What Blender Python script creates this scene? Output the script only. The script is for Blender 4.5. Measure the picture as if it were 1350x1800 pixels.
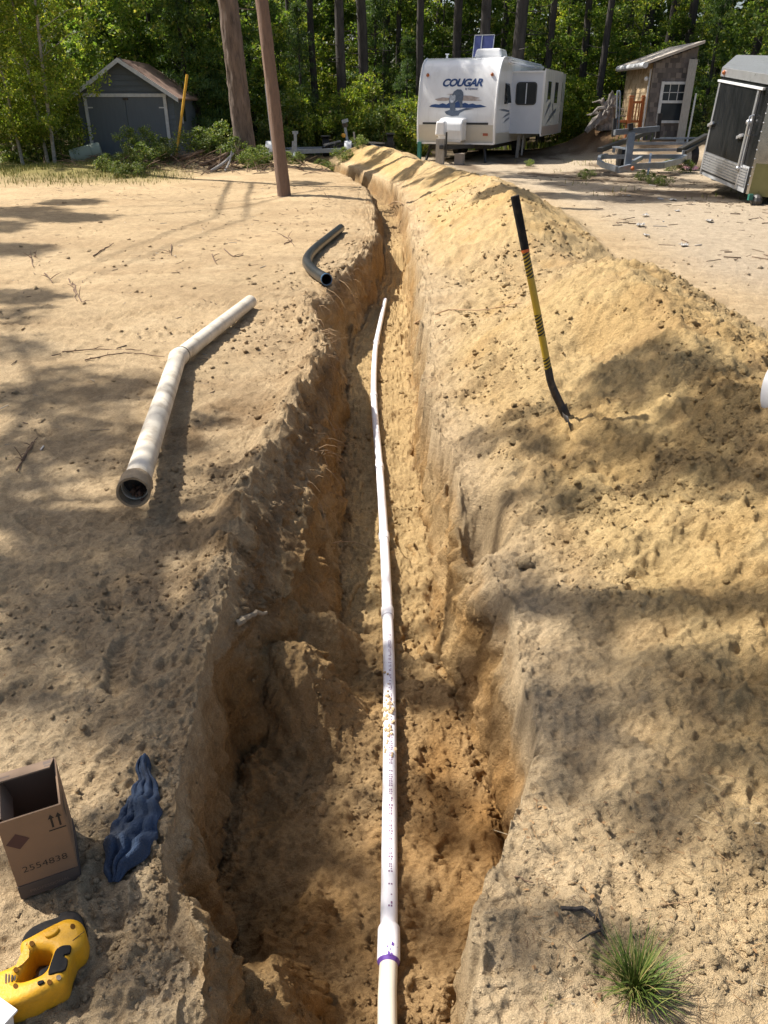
import bpy, bmesh, math, random
import numpy as np
from mathutils import Vector, Matrix, Euler

# ---------------------------------------------------------------- camera, sky, sun, exposure
for o in list(bpy.data.objects):
    bpy.data.objects.remove(o, do_unlink=True)
SC = bpy.context.scene
COL = SC.collection
FPX, PITCH, CAMH = 1352.0, math.radians(28.0), 1.6
cam_d = bpy.data.cameras.new('camera')
cam = bpy.data.objects.new('camera', cam_d)
COL.objects.link(cam)
cam.location = (0, 0, CAMH)
cam.rotation_euler = (math.radians(90) - PITCH, 0, 0)
cam_d.sensor_fit = 'VERTICAL'
cam_d.angle = 2 * math.atan(900 / FPX)
cam_d.clip_start = 0.05
cam_d.clip_end = 2000
SC.camera = cam

SUN_EL = math.radians(53)
SUN_AZ = math.radians(24)                      # shadows run to the right and this much towards the camera
SHD = Vector((math.cos(SUN_AZ), -math.sin(SUN_AZ), 0))
TOSUN = Vector((-SHD.x * math.cos(SUN_EL), -SHD.y * math.cos(SUN_EL), math.sin(SUN_EL)))
world = bpy.data.worlds.new('World')
SC.world = world
world.use_nodes = True
wn = world.node_tree.nodes
wl = world.node_tree.links
wn.clear()
wo = wn.new('ShaderNodeOutputWorld')
wb = wn.new('ShaderNodeBackground')
ws = wn.new('ShaderNodeTexSky')
ws.sky_type = 'NISHITA'
ws.sun_disc = False
ws.sun_elevation = SUN_EL
ws.sun_rotation = math.atan2(TOSUN.x, TOSUN.y)
ws.air_density = 1.0
ws.dust_density = 3.0
ws.ozone_density = 0.4
wb.inputs['Strength'].default_value = 0.085
wl.new(ws.outputs['Color'], wb.inputs['Color'])
wl.new(wb.outputs['Background'], wo.inputs['Surface'])
sun_d = bpy.data.lights.new('sun', 'SUN')
sun_d.energy = 5.0
sun_d.angle = math.radians(0.53)
sun_d.color = (1.0, 0.95, 0.87)
sun = bpy.data.objects.new('sun', sun_d)
COL.objects.link(sun)
sun.rotation_euler = TOSUN.to_track_quat('Z', 'Y').to_euler()
SC.view_settings.view_transform = 'Standard'
SC.view_settings.look = 'None'
SC.view_settings.gamma = 1.0
SC.view_settings.use_curve_mapping = False
SC.view_settings.exposure = 0.82
SC.cycles.max_bounces = 6
SC.cycles.diffuse_bounces = 3
SC.cycles.transmission_bounces = 4
SC.cycles.transparent_max_bounces = 6
SC.cycles.caustics_reflective = False
SC.cycles.caustics_refractive = False

R = math.radians
rng = np.random.default_rng(7)
random.seed(7)

# ---------------------------------------------------------------- pixels of the photograph -> rays
CT, ST = math.cos(PITCH), math.sin(PITCH)
def ray(px, py):
    cx, cy = (px - 675) / FPX, (900 - py) / FPX
    return Vector((cx, CT + cy * ST, -ST + cy * CT))
def at_z(px, py, z=0.0):
    d = ray(px, py)
    t = (z - CAMH) / d.z
    return Vector((d.x * t, d.y * t, z))
def at_y(px, py, Y):
    d = ray(px, py)
    t = Y / d.y
    return Vector((d.x * t, Y, CAMH + d.z * t))

# ---------------------------------------------------------------- noise
_T = np.random.default_rng(11).random((256, 256)).astype(np.float32) * 2 - 1
def vnoise(x, y, wl_, seed=0):
    x = np.asarray(x, np.float64) / wl_ + seed * 17.31
    y = np.asarray(y, np.float64) / wl_ + seed * 9.73
    xi = np.floor(x); yi = np.floor(y)
    fx = (x - xi).astype(np.float32); fy = (y - yi).astype(np.float32)
    xi = xi.astype(np.int64); yi = yi.astype(np.int64)
    fx = fx * fx * fx * (fx * (fx * 6 - 15) + 10)
    fy = fy * fy * fy * (fy * (fy * 6 - 15) + 10)
    x0 = xi & 255; x1 = (xi + 1) & 255; y0 = yi & 255; y1 = (yi + 1) & 255
    a = _T[x0, y0]; b = _T[x1, y0]; c = _T[x0, y1]; d = _T[x1, y1]
    return (a + (b - a) * fx) * (1 - fy) + (c + (d - c) * fx) * fy
def fbm(x, y, wl_, octs=3, seed=0, gain=0.5, ridge=False):
    s = 0; a = 1.0; tot = 0
    for k in range(octs):
        xr = x * math.cos(k * 1.1) - y * math.sin(k * 1.1)
        yr = x * math.sin(k * 1.1) + y * math.cos(k * 1.1)
        n = vnoise(xr, yr, wl_ / 2.03 ** k, seed + k * 3)
        if ridge: n = 1 - 2 * np.abs(n)
        s = s + a * n; tot += a; a *= gain
    return s / tot
def sstep(a, b, x):
    t = np.clip((x - a) / (b - a), 0, 1)
    return t * t * (3 - 2 * t)

# ---------------------------------------------------------------- object helpers
def tag(o, label=None, cat=None, group=None, kind=None):
    if label: o['label'] = label
    if cat: o['category'] = cat
    if group: o['group'] = group
    if kind: o['kind'] = kind
    return o
def thing(name, label, cat, loc=(0, 0, 0), rz=0.0, group=None, rot=None):
    o = bpy.data.objects.new(name, None)
    COL.objects.link(o)
    o.empty_display_size = 0.1
    o.location = loc
    o.rotation_euler = rot if rot else (0, 0, rz)
    return tag(o, label, cat, group)
def npmesh(name, V, F, smooth=False):
    """V (n,3), F (m,k) with k = 3 or 4"""
    V = np.asarray(V, np.float32); F = np.asarray(F, np.int32)
    me = bpy.data.meshes.new(name)
    k = F.shape[1]; m = F.shape[0]
    me.vertices.add(len(V)); me.vertices.foreach_set('co', V.ravel())
    me.loops.add(m * k); me.loops.foreach_set('vertex_index', F.ravel())
    me.polygons.add(m)
    me.polygons.foreach_set('loop_start', np.arange(0, m * k, k, dtype=np.int32))
    if smooth: me.polygons.foreach_set('use_smooth', np.ones(m, dtype=bool))
    me.update(calc_edges=True)
    return me
def obj(name, me, mat, parent=None):
    o = bpy.data.objects.new(name, me)
    COL.objects.link(o)
    if mat and not me.materials: me.materials.append(mat)
    if parent: o.parent = parent
    return o
def copy_tree(o, parent=None):
    c = o.copy(); COL.objects.link(c)
    if parent: c.parent = parent
    for ch in list(o.children):
        copy_tree(ch, c)
    return c
class MB:
    def __init__(s): s.v = []; s.f = []
    def add(s, vs, fs):
        n = len(s.v); s.v += [tuple(v) for v in vs]; s.f += [tuple(i + n for i in f) for f in fs]
        return s
    def box(s, c, size, rot=None, tap=1.0):
        hx, hy, hz = size[0] / 2, size[1] / 2, size[2] / 2
        M = rot.to_matrix() if isinstance(rot, Euler) else (Euler(rot).to_matrix() if rot else Matrix.Identity(3))
        vs = [M @ Vector((x * (tap if z > 0 else 1), y * (tap if z > 0 else 1), z)) + Vector(c) for z in (-hz, hz) for x, y in ((-hx, -hy), (hx, -hy), (hx, hy), (-hx, hy))]
        return s.add(vs, [(3, 2, 1, 0), (4, 5, 6, 7), (0, 1, 5, 4), (1, 2, 6, 5), (2, 3, 7, 6), (3, 0, 4, 7)])
    def bar(s, p0, p1, w, h=None, up=(0, 0, 1)):
        """rectangular bar from p0 to p1, w across, h along up"""
        h = h or w
        p0 = Vector(p0); p1 = Vector(p1); d = (p1 - p0).normalized(); up = Vector(up)
        if abs(d.dot(up)) > 0.98: up = Vector((0, 1, 0))
        a = d.cross(up).normalized(); b = a.cross(d).normalized()
        vs = [p + a * (x * w / 2) + b * (y * h / 2) for p in (p0, p1) for x, y in ((-1, -1), (1, -1), (1, 1), (-1, 1))]
        return s.add(vs, [(0, 1, 2, 3), (7, 6, 5, 4), (4, 5, 1, 0), (5, 6, 2, 1), (6, 7, 3, 2), (7, 4, 0, 3)])
    def tube(s, path, rad, n=10, cap=True):
        path = [Vector(p) for p in path]
        rad = [rad] * len(path) if not hasattr(rad, '__len__') else rad
        rings = []; prev = None
        for i, p in enumerate(path):
            d = (path[min(i + 1, len(path) - 1)] - path[max(i - 1, 0)]).normalized()
            if prev is None:
                up = Vector((0, 0, 1)) if abs(d.z) < 0.9 else Vector((1, 0, 0))
                a = d.cross(up).normalized()
            else:
                a = (prev - d * prev.dot(d)).normalized()
            prev = a; b = d.cross(a)
            rings.append([p + (a * math.cos(2 * math.pi * k / n) + b * math.sin(2 * math.pi * k / n)) * rad[i] for k in range(n)])
        vs = [v for r in rings for v in r]; fs = []
        for i in range(len(path) - 1):
            for k in range(n):
                k2 = (k + 1) % n
                fs.append((i * n + k, i * n + k2, (i + 1) * n + k2, (i + 1) * n + k))
        if cap:
            fs.append(tuple(range(n - 1, -1, -1))); fs.append(tuple((len(path) - 1) * n + k for k in range(n)))
        return s.add(vs, fs)
    def hollow(s, path, ro, ri, n=20):
        """open pipe with wall thickness"""
        a = MB().tube(path, ro, n, False); b = MB().tube(path, ri, n, False)
        na = len(a.v)
        s0 = len(s.v)
        s.add(a.v, a.f); s.add(b.v, [tuple(reversed(f)) for f in b.f])
        m = len(path) - 1
        for k in range(n):
            k2 = (k + 1) % n
            s.f.append((s0 + k2, s0 + k, s0 + na + k, s0 + na + k2))
            s.f.append((s0 + m * n + k, s0 + m * n + k2, s0 + na + m * n + k2, s0 + na + m * n + k))
        return s
    def prism(s, pts, d):
        """polygon pts (3D, planar) pushed along vector d"""
        n = len(pts); d = Vector(d)
        vs = [Vector(p) for p in pts] + [Vector(p) + d for p in pts]
        fs = [tuple(range(n - 1, -1, -1)), tuple(range(n, 2 * n))] + [(i, (i + 1) % n, n + (i + 1) % n, n + i) for i in range(n)]
        return s.add(vs, fs)
    def sphere(s, c, r, nu=10, nv=7, sc=(1, 1, 1)):
        vs = []; fs = []
        for j in range(nv + 1):
            th = math.pi * j / nv
            for i in range(nu):
                ph = 2 * math.pi * i / nu
                vs.append(Vector((math.sin(th) * math.cos(ph) * r * sc[0], math.sin(th) * math.sin(ph) * r * sc[1], math.cos(th) * r * sc[2])) + Vector(c))
        for j in range(nv):
            for i in range(nu):
                i2 = (i + 1) % nu
                fs.append((j * nu + i, (j + 1) * nu + i, (j + 1) * nu + i2, j * nu + i2))
        return s.add(vs, fs)
    def build(s, name, mat, parent=None, smooth=False, bevel=0.0, seg=2):
        me = bpy.data.meshes.new(name)
        me.from_pydata([tuple(v) for v in s.v], [], s.f)
        bm = bmesh.new(); bm.from_mesh(me)
        bmesh.ops.recalc_face_normals(bm, faces=bm.faces)
        bm.to_mesh(me); bm.free()
        if smooth:
            for p in me.polygons: p.use_smooth = True
            try: me.set_sharp_from_angle(angle=R(38))
            except Exception: pass
        o = obj(name, me, mat, parent)
        if bevel:
            m = o.modifiers.new('bevel', 'BEVEL'); m.width = bevel; m.segments = seg; m.limit_method = 'ANGLE'; m.angle_limit = R(35)
        return o
def curve_mesh(name, loops, extrude, bevel=0.0, res=2):
    """flat shape with holes, rounded edges; loops are lists of (x, y)"""
    cu = bpy.data.curves.new(name, 'CURVE'); cu.dimensions = '2D'; cu.fill_mode = 'BOTH'
    for lp in loops:
        sp = cu.splines.new('POLY'); sp.points.add(len(lp) - 1)
        for p, q in zip(sp.points, lp): p.co = (q[0], q[1], 0, 1)
        sp.use_cyclic_u = True
    cu.extrude = extrude; cu.bevel_depth = bevel; cu.bevel_resolution = res; cu.offset = -bevel
    t = bpy.data.objects.new(name, cu); COL.objects.link(t)
    dg = bpy.context.evaluated_depsgraph_get()
    me = bpy.data.meshes.new_from_object(t.evaluated_get(dg))
    bpy.data.objects.remove(t, do_unlink=True)
    me.name = name
    return me
def text_mesh(name, body, size, shear=0.0, bold=0.0, extrude=0.0, sx=1.0, space=1.0):
    cu = bpy.data.curves.new(name, 'FONT'); cu.body = body; cu.size = size; cu.shear = shear; cu.offset = bold
    cu.align_x = 'CENTER'; cu.align_y = 'CENTER'; cu.extrude = extrude; cu.resolution_u = 3; cu.space_character = space
    t = bpy.data.objects.new(name, cu); COL.objects.link(t)
    dg = bpy.context.evaluated_depsgraph_get()
    me = bpy.data.meshes.new_from_object(t.evaluated_get(dg))
    bpy.data.objects.remove(t, do_unlink=True)
    for v in me.vertices: v.co.x *= sx
    me.name = name
    return me
def remap(me, fn):
    for v in me.vertices: v.co = fn(v.co)
    return me
def smooth_pts(pts, n=8):
    """Catmull-Rom through points"""
    P = [Vector(p) for p in pts]; out = []
    for i in range(len(P) - 1):
        p0 = P[max(i - 1, 0)]; p1 = P[i]; p2 = P[i + 1]; p3 = P[min(i + 2, len(P) - 1)]
        for k in range(n):
            t = k / n
            out.append(0.5 * ((2 * p1) + (p2 - p0) * t + (2 * p0 - 5 * p1 + 4 * p2 - p3) * t * t + (3 * p1 - p0 - 3 * p2 + p3) * t ** 3))
    out.append(P[-1])
    return out

# ---------------------------------------------------------------- materials
def nodes_of(m):
    m.use_nodes = True
    return m.node_tree.nodes, m.node_tree.links, m.node_tree.nodes['Principled BSDF']
def ramp(nd, stops):
    r = nd.new('ShaderNodeValToRGB')
    while len(r.color_ramp.elements) < len(stops): r.color_ramp.elements.new(0.5)
    for e, (p, c) in zip(r.color_ramp.elements, stops):
        e.position = p; e.color = (*c, 1) if len(c) == 3 else c
    return r
def mat(name, c, rough=0.6, metal=0.0, var=0.12, scale=6.0, bump=0.0, bscale=40.0, dirt=None, dirt_amt=0.5, dirt_scale=3.0, spec=None, coat=0.0, stretch=(1, 1, 1), bdist=.01):
    """painted / plain surface with mottled colour, patchy roughness, optional dirt and relief"""
    m = bpy.data.materials.new(name)
    nd, lk, b = nodes_of(m)
    tc = nd.new('ShaderNodeTexCoord'); mp = nd.new('ShaderNodeMapping'); mp.inputs['Scale'].default_value = stretch
    lk.new(tc.outputs['Object'], mp.inputs['Vector'])
    n = nd.new('ShaderNodeTexNoise'); n.inputs['Scale'].default_value = scale; n.inputs['Detail'].default_value = 6; n.inputs['Roughness'].default_value = 0.65
    lk.new(mp.outputs['Vector'], n.inputs['Vector'])
    lo = tuple(max(0, x * (1 - var)) for x in c); hi = tuple(min(1, x * (1 + var)) for x in c)
    r = ramp(nd, [(0.3, lo), (0.7, hi)])
    lk.new(n.outputs['Fac'], r.inputs['Fac'])
    last = r.outputs['Color']
    if dirt:
        n2 = nd.new('ShaderNodeTexNoise'); n2.inputs['Scale'].default_value = dirt_scale; n2.inputs['Detail'].default_value = 8; n2.inputs['Roughness'].default_value = 0.75
        lk.new(mp.outputs['Vector'], n2.inputs['Vector'])
        r2 = ramp(nd, [(0.48, (0, 0, 0)), (0.72, (dirt_amt,) * 3)])
        lk.new(n2.outputs['Fac'], r2.inputs['Fac'])
        mx = nd.new('ShaderNodeMixRGB'); mx.inputs['Color2'].default_value = (*dirt, 1)
        lk.new(r2.outputs['Color'], mx.inputs['Fac']); lk.new(last, mx.inputs['Color1']); last = mx.outputs['Color']
    lk.new(last, b.inputs['Base Color'])
    rr = nd.new('ShaderNodeMapRange'); rr.inputs['To Min'].default_value = max(0.02, rough - 0.1); rr.inputs['To Max'].default_value = min(1, rough + 0.12)
    lk.new(n.outputs['Fac'], rr.inputs['Value']); lk.new(rr.outputs['Result'], b.inputs['Roughness'])
    b.inputs['Metallic'].default_value = metal
    if spec is not None: b.inputs['Specular IOR Level'].default_value = spec
    if coat: b.inputs['Coat Weight'].default_value = coat
    if bump:
        n3 = nd.new('ShaderNodeTexNoise'); n3.inputs['Scale'].default_value = bscale; n3.inputs['Detail'].default_value = 5
        lk.new(mp.outputs['Vector'], n3.inputs['Vector'])
        bp = nd.new('ShaderNodeBump'); bp.inputs['Strength'].default_value = bump; bp.inputs['Distance'].default_value = bdist
        lk.new(n3.outputs['Fac'], bp.inputs['Height']); lk.new(bp.outputs['Normal'], b.inputs['Normal'])
    return m
def leaf_mat(name, stops, trans=0.35, rough=0.55):
    m = bpy.data.materials.new(name)
    nd, lk, b = nodes_of(m)
    g = nd.new('ShaderNodeNewGeometry'); oi = nd.new('ShaderNodeObjectInfo')
    r = ramp(nd, stops)
    lk.new(g.outputs['Random Per Island'], r.inputs['Fac'])
    hs = nd.new('ShaderNodeHueSaturation')
    mr = nd.new('ShaderNodeMapRange'); mr.inputs['To Min'].default_value = 0.85; mr.inputs['To Max'].default_value = 1.45
    lk.new(oi.outputs['Random'], mr.inputs['Value']); lk.new(mr.outputs['Result'], hs.inputs['Value'])
    lk.new(r.outputs['Color'], hs.inputs['Color']); lk.new(hs.outputs['Color'], b.inputs['Base Color'])
    b.inputs['Roughness'].default_value = rough
    b.inputs['Specular IOR Level'].default_value = 0.3
    t = nd.new('ShaderNodeBsdfTranslucent')
    g2 = nd.new('ShaderNodeMixRGB'); g2.blend_type = 'MULTIPLY'; g2.inputs['Fac'].default_value = 1; g2.inputs['Color2'].default_value = (1.5, 1.5, 0.6, 1)
    lk.new(hs.outputs['Color'], g2.inputs['Color1']); lk.new(g2.outputs['Color'], t.inputs['Color'])
    mx = nd.new('ShaderNodeMixShader'); mx.inputs['Fac'].default_value = trans
    lk.new(b.outputs['BSDF'], mx.inputs[1]); lk.new(t.outputs['BSDF'], mx.inputs[2])
    lk.new(mx.outputs['Shader'], nd['Material Output'].inputs['Surface'])
    return m
def island_mat(name, stops, rough=0.8):
    m = bpy.data.materials.new(name)
    nd, lk, b = nodes_of(m)
    g = nd.new('ShaderNodeNewGeometry'); r = ramp(nd, stops)
    lk.new(g.outputs['Random Per Island'], r.inputs['Fac']); lk.new(r.outputs['Color'], b.inputs['Base Color'])
    b.inputs['Roughness'].default_value = rough; b.inputs['Specular IOR Level'].default_value = 0.25
    return m
def glass_dark(name, c=(0.02, 0.025, 0.03)):
    m = bpy.data.materials.new(name); nd, lk, b = nodes_of(m)
    n = nd.new('ShaderNodeTexNoise'); n.inputs['Scale'].default_value = 1.5
    r = ramp(nd, [(0.3, c), (0.8, tuple(x * 2.2 for x in c))]); lk.new(n.outputs['Fac'], r.inputs['Fac']); lk.new(r.outputs['Color'], b.inputs['Base Color'])
    b.inputs['Roughness'].default_value = 0.08
    return m
# ---------------------------------------------------------------- the ground: trench, spoil heaps, driveway sand
def I(y, tab):
    k = sorted(tab)
    return np.interp(y, k, [tab[q] for q in k])
T_FL = {-1: -.33, .9: -.33, 1.15: -.36, 1.35: -.45, 1.6: -.5, 2.05: -.5, 2.25: -.34, 2.6: -.21, 3.0: -.2, 4.1: -.25, 6.2: -.34, 7.0: -.37, 7.6: -.36, 8.2: -.25, 9.5: -.1, 11: -.02, 14: 0, 18: -.22, 21: -.75, 25: -1.8, 28: -2.6}
T_FR = {-1: .12, .9: .12, 1.15: .17, 1.35: .27, 1.6: .36, 1.85: .36, 2.1: .3, 2.6: .25, 3.5: .26, 5.5: .25, 8: .28, 9.5: .3, 14: .33, 18: .2, 21: -.3, 25: -1.4, 28: -2.2}
T_RL = {-1: -.42, .98: -.42, 1.25: -.51, 1.6: -.54, 2.2: -.56, 2.6: -.58, 3.0: -.6, 3.6: -.53, 4.5: -.45, 5.5: -.44, 6.3: -.55, 7.1: -.66, 7.85: -.5, 9.1: -.34, 10.8: -.14, 13.8: -.17, 17.8: -.42, 21: -.95, 25: -2.1, 28: -2.9}
T_IL = {-1: -.385, .98: -.385, 1.25: -.475, 1.6: -.52, 2.2: -.52, 2.6: -.38, 3.0: -.34, 4.1: -.33, 5.5: -.385, 6.3: -.5, 7.1: -.61, 7.85: -.45, 9.1: -.28, 10.8: -.09, 13.8: -.1, 17.8: -.34, 21: -.88, 25: -2.0, 28: -2.8}
T_ZI = {-1: -.05, 2.2: -.07, 2.6: -.17, 3.2: -.15, 4.5: -.12, 6.3: -.08, 30: -.05}
T_RR = {-1: .16, .92: .16, 1.1: .19, 1.34: .3, 1.63: .42, 1.85: .42, 2.2: .44, 2.8: .42, 3.3: .37, 4: .31, 5: .3, 6: .32, 7.3: .36, 9.5: .4, 14: .42, 18: .3, 21: -.18, 25: -1.25, 28: -2.05}
T_ZF = {-1: -.42, 1: -.45, 1.5: -.49, 2.5: -.5, 3: -.53, 8: -.56, 11.5: -.56, 11.8: -.34, 15: -.42, 18: -.45, 25: -.4, 27.5: -.3, 28.6: 0, 60: 0}
T_XC = {-1: 1.7, 3: 1.6, 5.3: 1.6, 6.2: 1.7, 7.4: 1.75, 8.5: 1.55, 11: 1.65, 13: 1.7, 18: 1.05, 23: .3, 26: -.6, 28: -1.2}
T_ZC = {-1: .05, .6: .07, 1.3: .14, 1.8: .25, 2.5: .37, 3.5: .50, 4.5: .6, 5.3: .67, 6.2: .48, 7.4: .22, 8.5: .42, 9.5: .58, 11: .6, 13: .55, 16: .44, 18: .5, 21: .4, 23: .5, 26: .46, 28: .25, 30: 0}
T_WR = {-1: 1.8, 3: 1.7, 5.3: 1.5, 7.4: 1.1, 9: 1.2, 12: 1.3, 18: 1.3, 28: 1.2}
FEET = [(-1.0, 2.35, .3), (-1.15, 1.75, -.5), (-.85, 1.95, .2), (-1.5, 2.9, .8), (-1.05, 4.2, .1), (-1.9, 4.0, .6), (-.05, 1.72, .4), (-.25, 1.95, -.3), (.18, 1.98, .15), (-.2, 1.5, .7), (.2, 1.62, -.4), (.13, 2.75, .1), (-.12, 3.1, -.2), (.12, 3.6, .2),
        (-.1, 4.3, .05), (.1, 5.0, -.15), (.75, 1.62, .9), (.95, 1.8, .7), (.62, 1.25, .5), (.85, 2.15, 1.1), (1.2, 2.4, .9), (.5, 1.05, -.3), (-1.6, 5.4, .3), (-2.2, 6.2, .2), (-.62, 1.1, .4), (-.75, 1.5, -.2), (1.05, 1.35, .2), (.8, 2.6, .6)]
def n_tr(x, y): return fbm(x, y, .7, 2, 103)
def hfun(x, y, fine=True):
    x = np.asarray(x, np.float64); y = np.asarray(y, np.float64)
    dist = np.hypot(x, y)
    w1 = fbm(x, y, .42, 3, 1); w2 = fbm(x, y, .11, 2, 5)
    near_tr = np.exp(-np.clip(np.abs(x - (I(y, T_FL) + I(y, T_FR)) / 2) - .35, 0, 9) / .25)
    xs = x + (w1 * .06 + w2 * .032 + fbm(x, y, .045, 2, 8) * .012) * near_tr * np.clip(.75 + y * .08, .8, 1.3)
    fl, fr, rl, il, rr = I(y, T_FL), I(y, T_FR), I(y, T_RL), I(y, T_IL), I(y, T_RR)
    zi, zf = I(y, T_ZI), I(y, T_ZF)
    fade = 1 - sstep(27.5, 29.5, y)
    # open ground
    z = fbm(x, y, 3.2, 3, 2) * .035 * np.clip(dist / 4, .4, 1.5)
    z = z + .10 * np.exp(-((x + 1.15) ** 2 + (y - 16) ** 2) / 2.0)
    z = z + .25 * np.exp(-(((x + 5.3) / 2.2) ** 2 + ((y - 23.3) / 1.6) ** 2)) + .16 * np.exp(-(((x + 8) / 2.4) ** 2 + ((y - 22) / 1.8) ** 2))
    z = z + .45 * sstep(6.5, 10, x) * sstep(24, 29, y) + .85 * np.exp(-(((x - 8.2) / 1.6) ** 2 + ((y - 31) / 2.) ** 2))
    z = z + sstep(34, 60, y) * 1.0
    # ragged berm along the left rim
    bm_ = np.exp(-((xs - rl + .02) / .14) ** 2) * sstep(1.0, 2.0, y) * (1 - sstep(8, 11, y))
    z = z + bm_ * (.085 * (1 - sstep(5.5, 7.5, y)) + .02 + .06 * w1 + .05 * w2) * sstep(1.6, 2.6, y)
    ground = z
    # cut
    bx = [rl, il, fl, fr, rr]
    bz = [ground, ground * .5 + zi, zf, zf, ground]
    zc = ground.copy()
    for k in range(4):
        a, b = bx[k], bx[k + 1]
        t = np.clip((xs - a) / np.maximum(b - a, 1e-3), 0, 1)
        if k == 1: t = t ** np.clip(.8, .5, 1.5)
        m = (xs >= a) & (xs < b)
        zc = np.where(m, bz[k] + (bz[k + 1] - bz[k]) * t, zc)
    inside = sstep(0, .05, xs - rl) * (1 - sstep(-.05, 0, xs - rr))
    z = ground + (zc - ground) * fade
    floor = sstep(0, .06, xs - fl) * (1 - sstep(-.06, 0, xs - fr)) * fade
    # rounded foot of the walls, pipe bed, bucket tooth ridges, slumped blocks
    mid = np.clip(np.abs(xs - (fl + fr) / 2) / np.maximum((fr - fl) / 2, .05), 0, 1.4)
    z = z + floor * (.05 * mid ** 4 - .01)
    z = z + floor * sstep(6.8, 8, y) * .022 * np.sin((xs - fl) * 2 * math.pi / .115)
    z = z + floor * (1 - sstep(2.1, 2.6, y)) * (.05 * fbm(x, y, .33, 3, 21) + .034 * fbm(x, y, .13, 3, 22))
    z = z + floor * (fbm(x, y, .5, 2, 23) * .02 + fbm(x, y, .09, 2, 24) * .007)
    def blk(cx, cy, rx, ry, ang, top, p=3):
        ca, sa = math.cos(ang), math.sin(ang)
        u = ((x - cx) * ca + (y - cy) * sa) / rx + w1 * .15; v = (-(x - cx) * sa + (y - cy) * ca) / ry + w2 * .2
        return top * np.exp(-(np.abs(u) ** p + np.abs(v) ** p))
    z = np.maximum(z, np.where(inside > .5, zf + blk(-.36, 2.3, .21, .15, -.5, .31) + blk(-.27, 2.62, .13, .14, 0, .22), -9))
    z = z + inside * (blk(-.3, 1.05, .13, .13, .3, .26) + blk(-.2, 1.42, .1, .07, .8, .08, 2) + blk(.27, 1.1, .06, .1, 0, .08))
    # bucket scrape grooves on the slumped block
    gx = (x + .35) * .75 + (y - 2.1) * .65
    z = z + inside * np.exp(-(((x + .33) / .2) ** 2 + ((y - 2.08) / .2) ** 2)) * .012 * np.sin(gx * 2 * math.pi / .055)
    # pocket in the right bank
    z = z - .3 * np.exp(-(np.abs((x - .43 + w1 * .05) / .085) ** 3 + np.abs((y - 3.0) / .22) ** 3)) * (1 - inside * .7)
    # spoil heaps on the right
    xc, zcr, wr = I(y, T_XC), I(y, T_ZC), I(y, T_WR)
    xm = x + fbm(x, y, .9, 3, 31) * .16
    yw = y + fbm(x, y, 1.1, 2, 33) * .25
    zcr = I(yw, T_ZC)
    s = np.where(xm < xc, (xc - xm) / np.maximum(xc - rr - .02, .1), (xm - xc) / wr)
    p = np.clip(1 - s, 0, 1)
    prof = .62 * p + .38 * p * p * (3 - 2 * p)
    heap = zcr * prof
    z = z + heap * (1 - inside)
    loose = np.clip(heap / .12, 0, 1) * (1 - inside)
    # dents in the near heap
    z = z - loose * (blk(1.12, 4.35, .2, .14, .2, .08, 2) + blk(.98, 2.35, .16, .07, .5, .05, 2) + blk(.72, 2.05, .1, .09, .4, .06, 2) + blk(1.35, 3.0, .05, .16, .5, .05, 2) + blk(.6, 2.65, .07, .05, 0, .05, 2))
    z = z + loose * (fbm(x, y, .6, 3, 41) * .075 + fbm(x, y, .3, 2, 47) * .04 * (1 - sstep(3, 5, y)) + fbm(x, y, .22, 2, 44, .5, True) * .016)
    side = np.exp(-np.clip(rl - xs, 0, 9) / np.clip(.1 + .12 * y, .12, .35)) * (xs < rl)
    rside = np.exp(-np.clip(xs - rr, 0, 9) / .15) * (xs >= rr)
    rough = np.clip(loose + .75 * side + .6 * rside + .5 * inside + .2, 0, 1)
    # feet
    for fx, fy, a in FEET:
        m = (np.abs(x - fx) < .3) & (np.abs(y - fy) < .3)
        if not m.any(): continue
        ca, sa = math.cos(a), math.sin(a)
        u = ((x[m] - fx) * ca + (y[m] - fy) * sa); v = (-(x[m] - fx) * sa + (y[m] - fy) * ca)
        waist = .048 - .012 * np.exp(-((v + .03) / .05) ** 2)
        r = np.sqrt((u / waist) ** 2 + (v / .145) ** 2)
        d = 1 - sstep(.8, 1.08, r)
        lug = .004 * np.sign(np.sin(v * 2 * math.pi / .03)) * (1 - sstep(.7, .85, r))
        rimf = .012 * np.exp(-((r - 1.2) / .16) ** 2)
        z[m] += (-.017 * d + lug * .7 * d + rimf * .7) * np.clip(.75 + .6 * vnoise(x[m], y[m], .12, 7), .1, 1.2)
    # tyre tracks across the packed sand
    for (ax_, ay_), (bx_, by_), wd in (((-3.3, 6.0), (-1.25, 7.2), .20), ((-3.0, 5.2), (-.9, 6.6), .16), ((-1.9, 4.3), (-1.5, 4.75), .10)):
        lx, ly = bx_ - ax_, by_ - ay_; LL = math.hypot(lx, ly); u = ((x - ax_) * lx + (y - ay_) * ly) / LL; v = (-(x - ax_) * ly + (y - ay_) * lx) / LL + .03 * w1
        mk = np.exp(-(np.abs(v) / wd) ** 4) * sstep(-.2, .1, u) * (1 - sstep(LL - .1, LL + .2, u)) * np.clip(.5 + n_tr(x, y), 0, 1)
        z = z + mk * (.008 * np.sign(np.sin((u + np.abs(v) * .8) * 2 * math.pi / .085)) * (np.abs(v) < wd * .8) - .008)
        rough = np.clip(rough + mk * .3, 0, 1)
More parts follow.
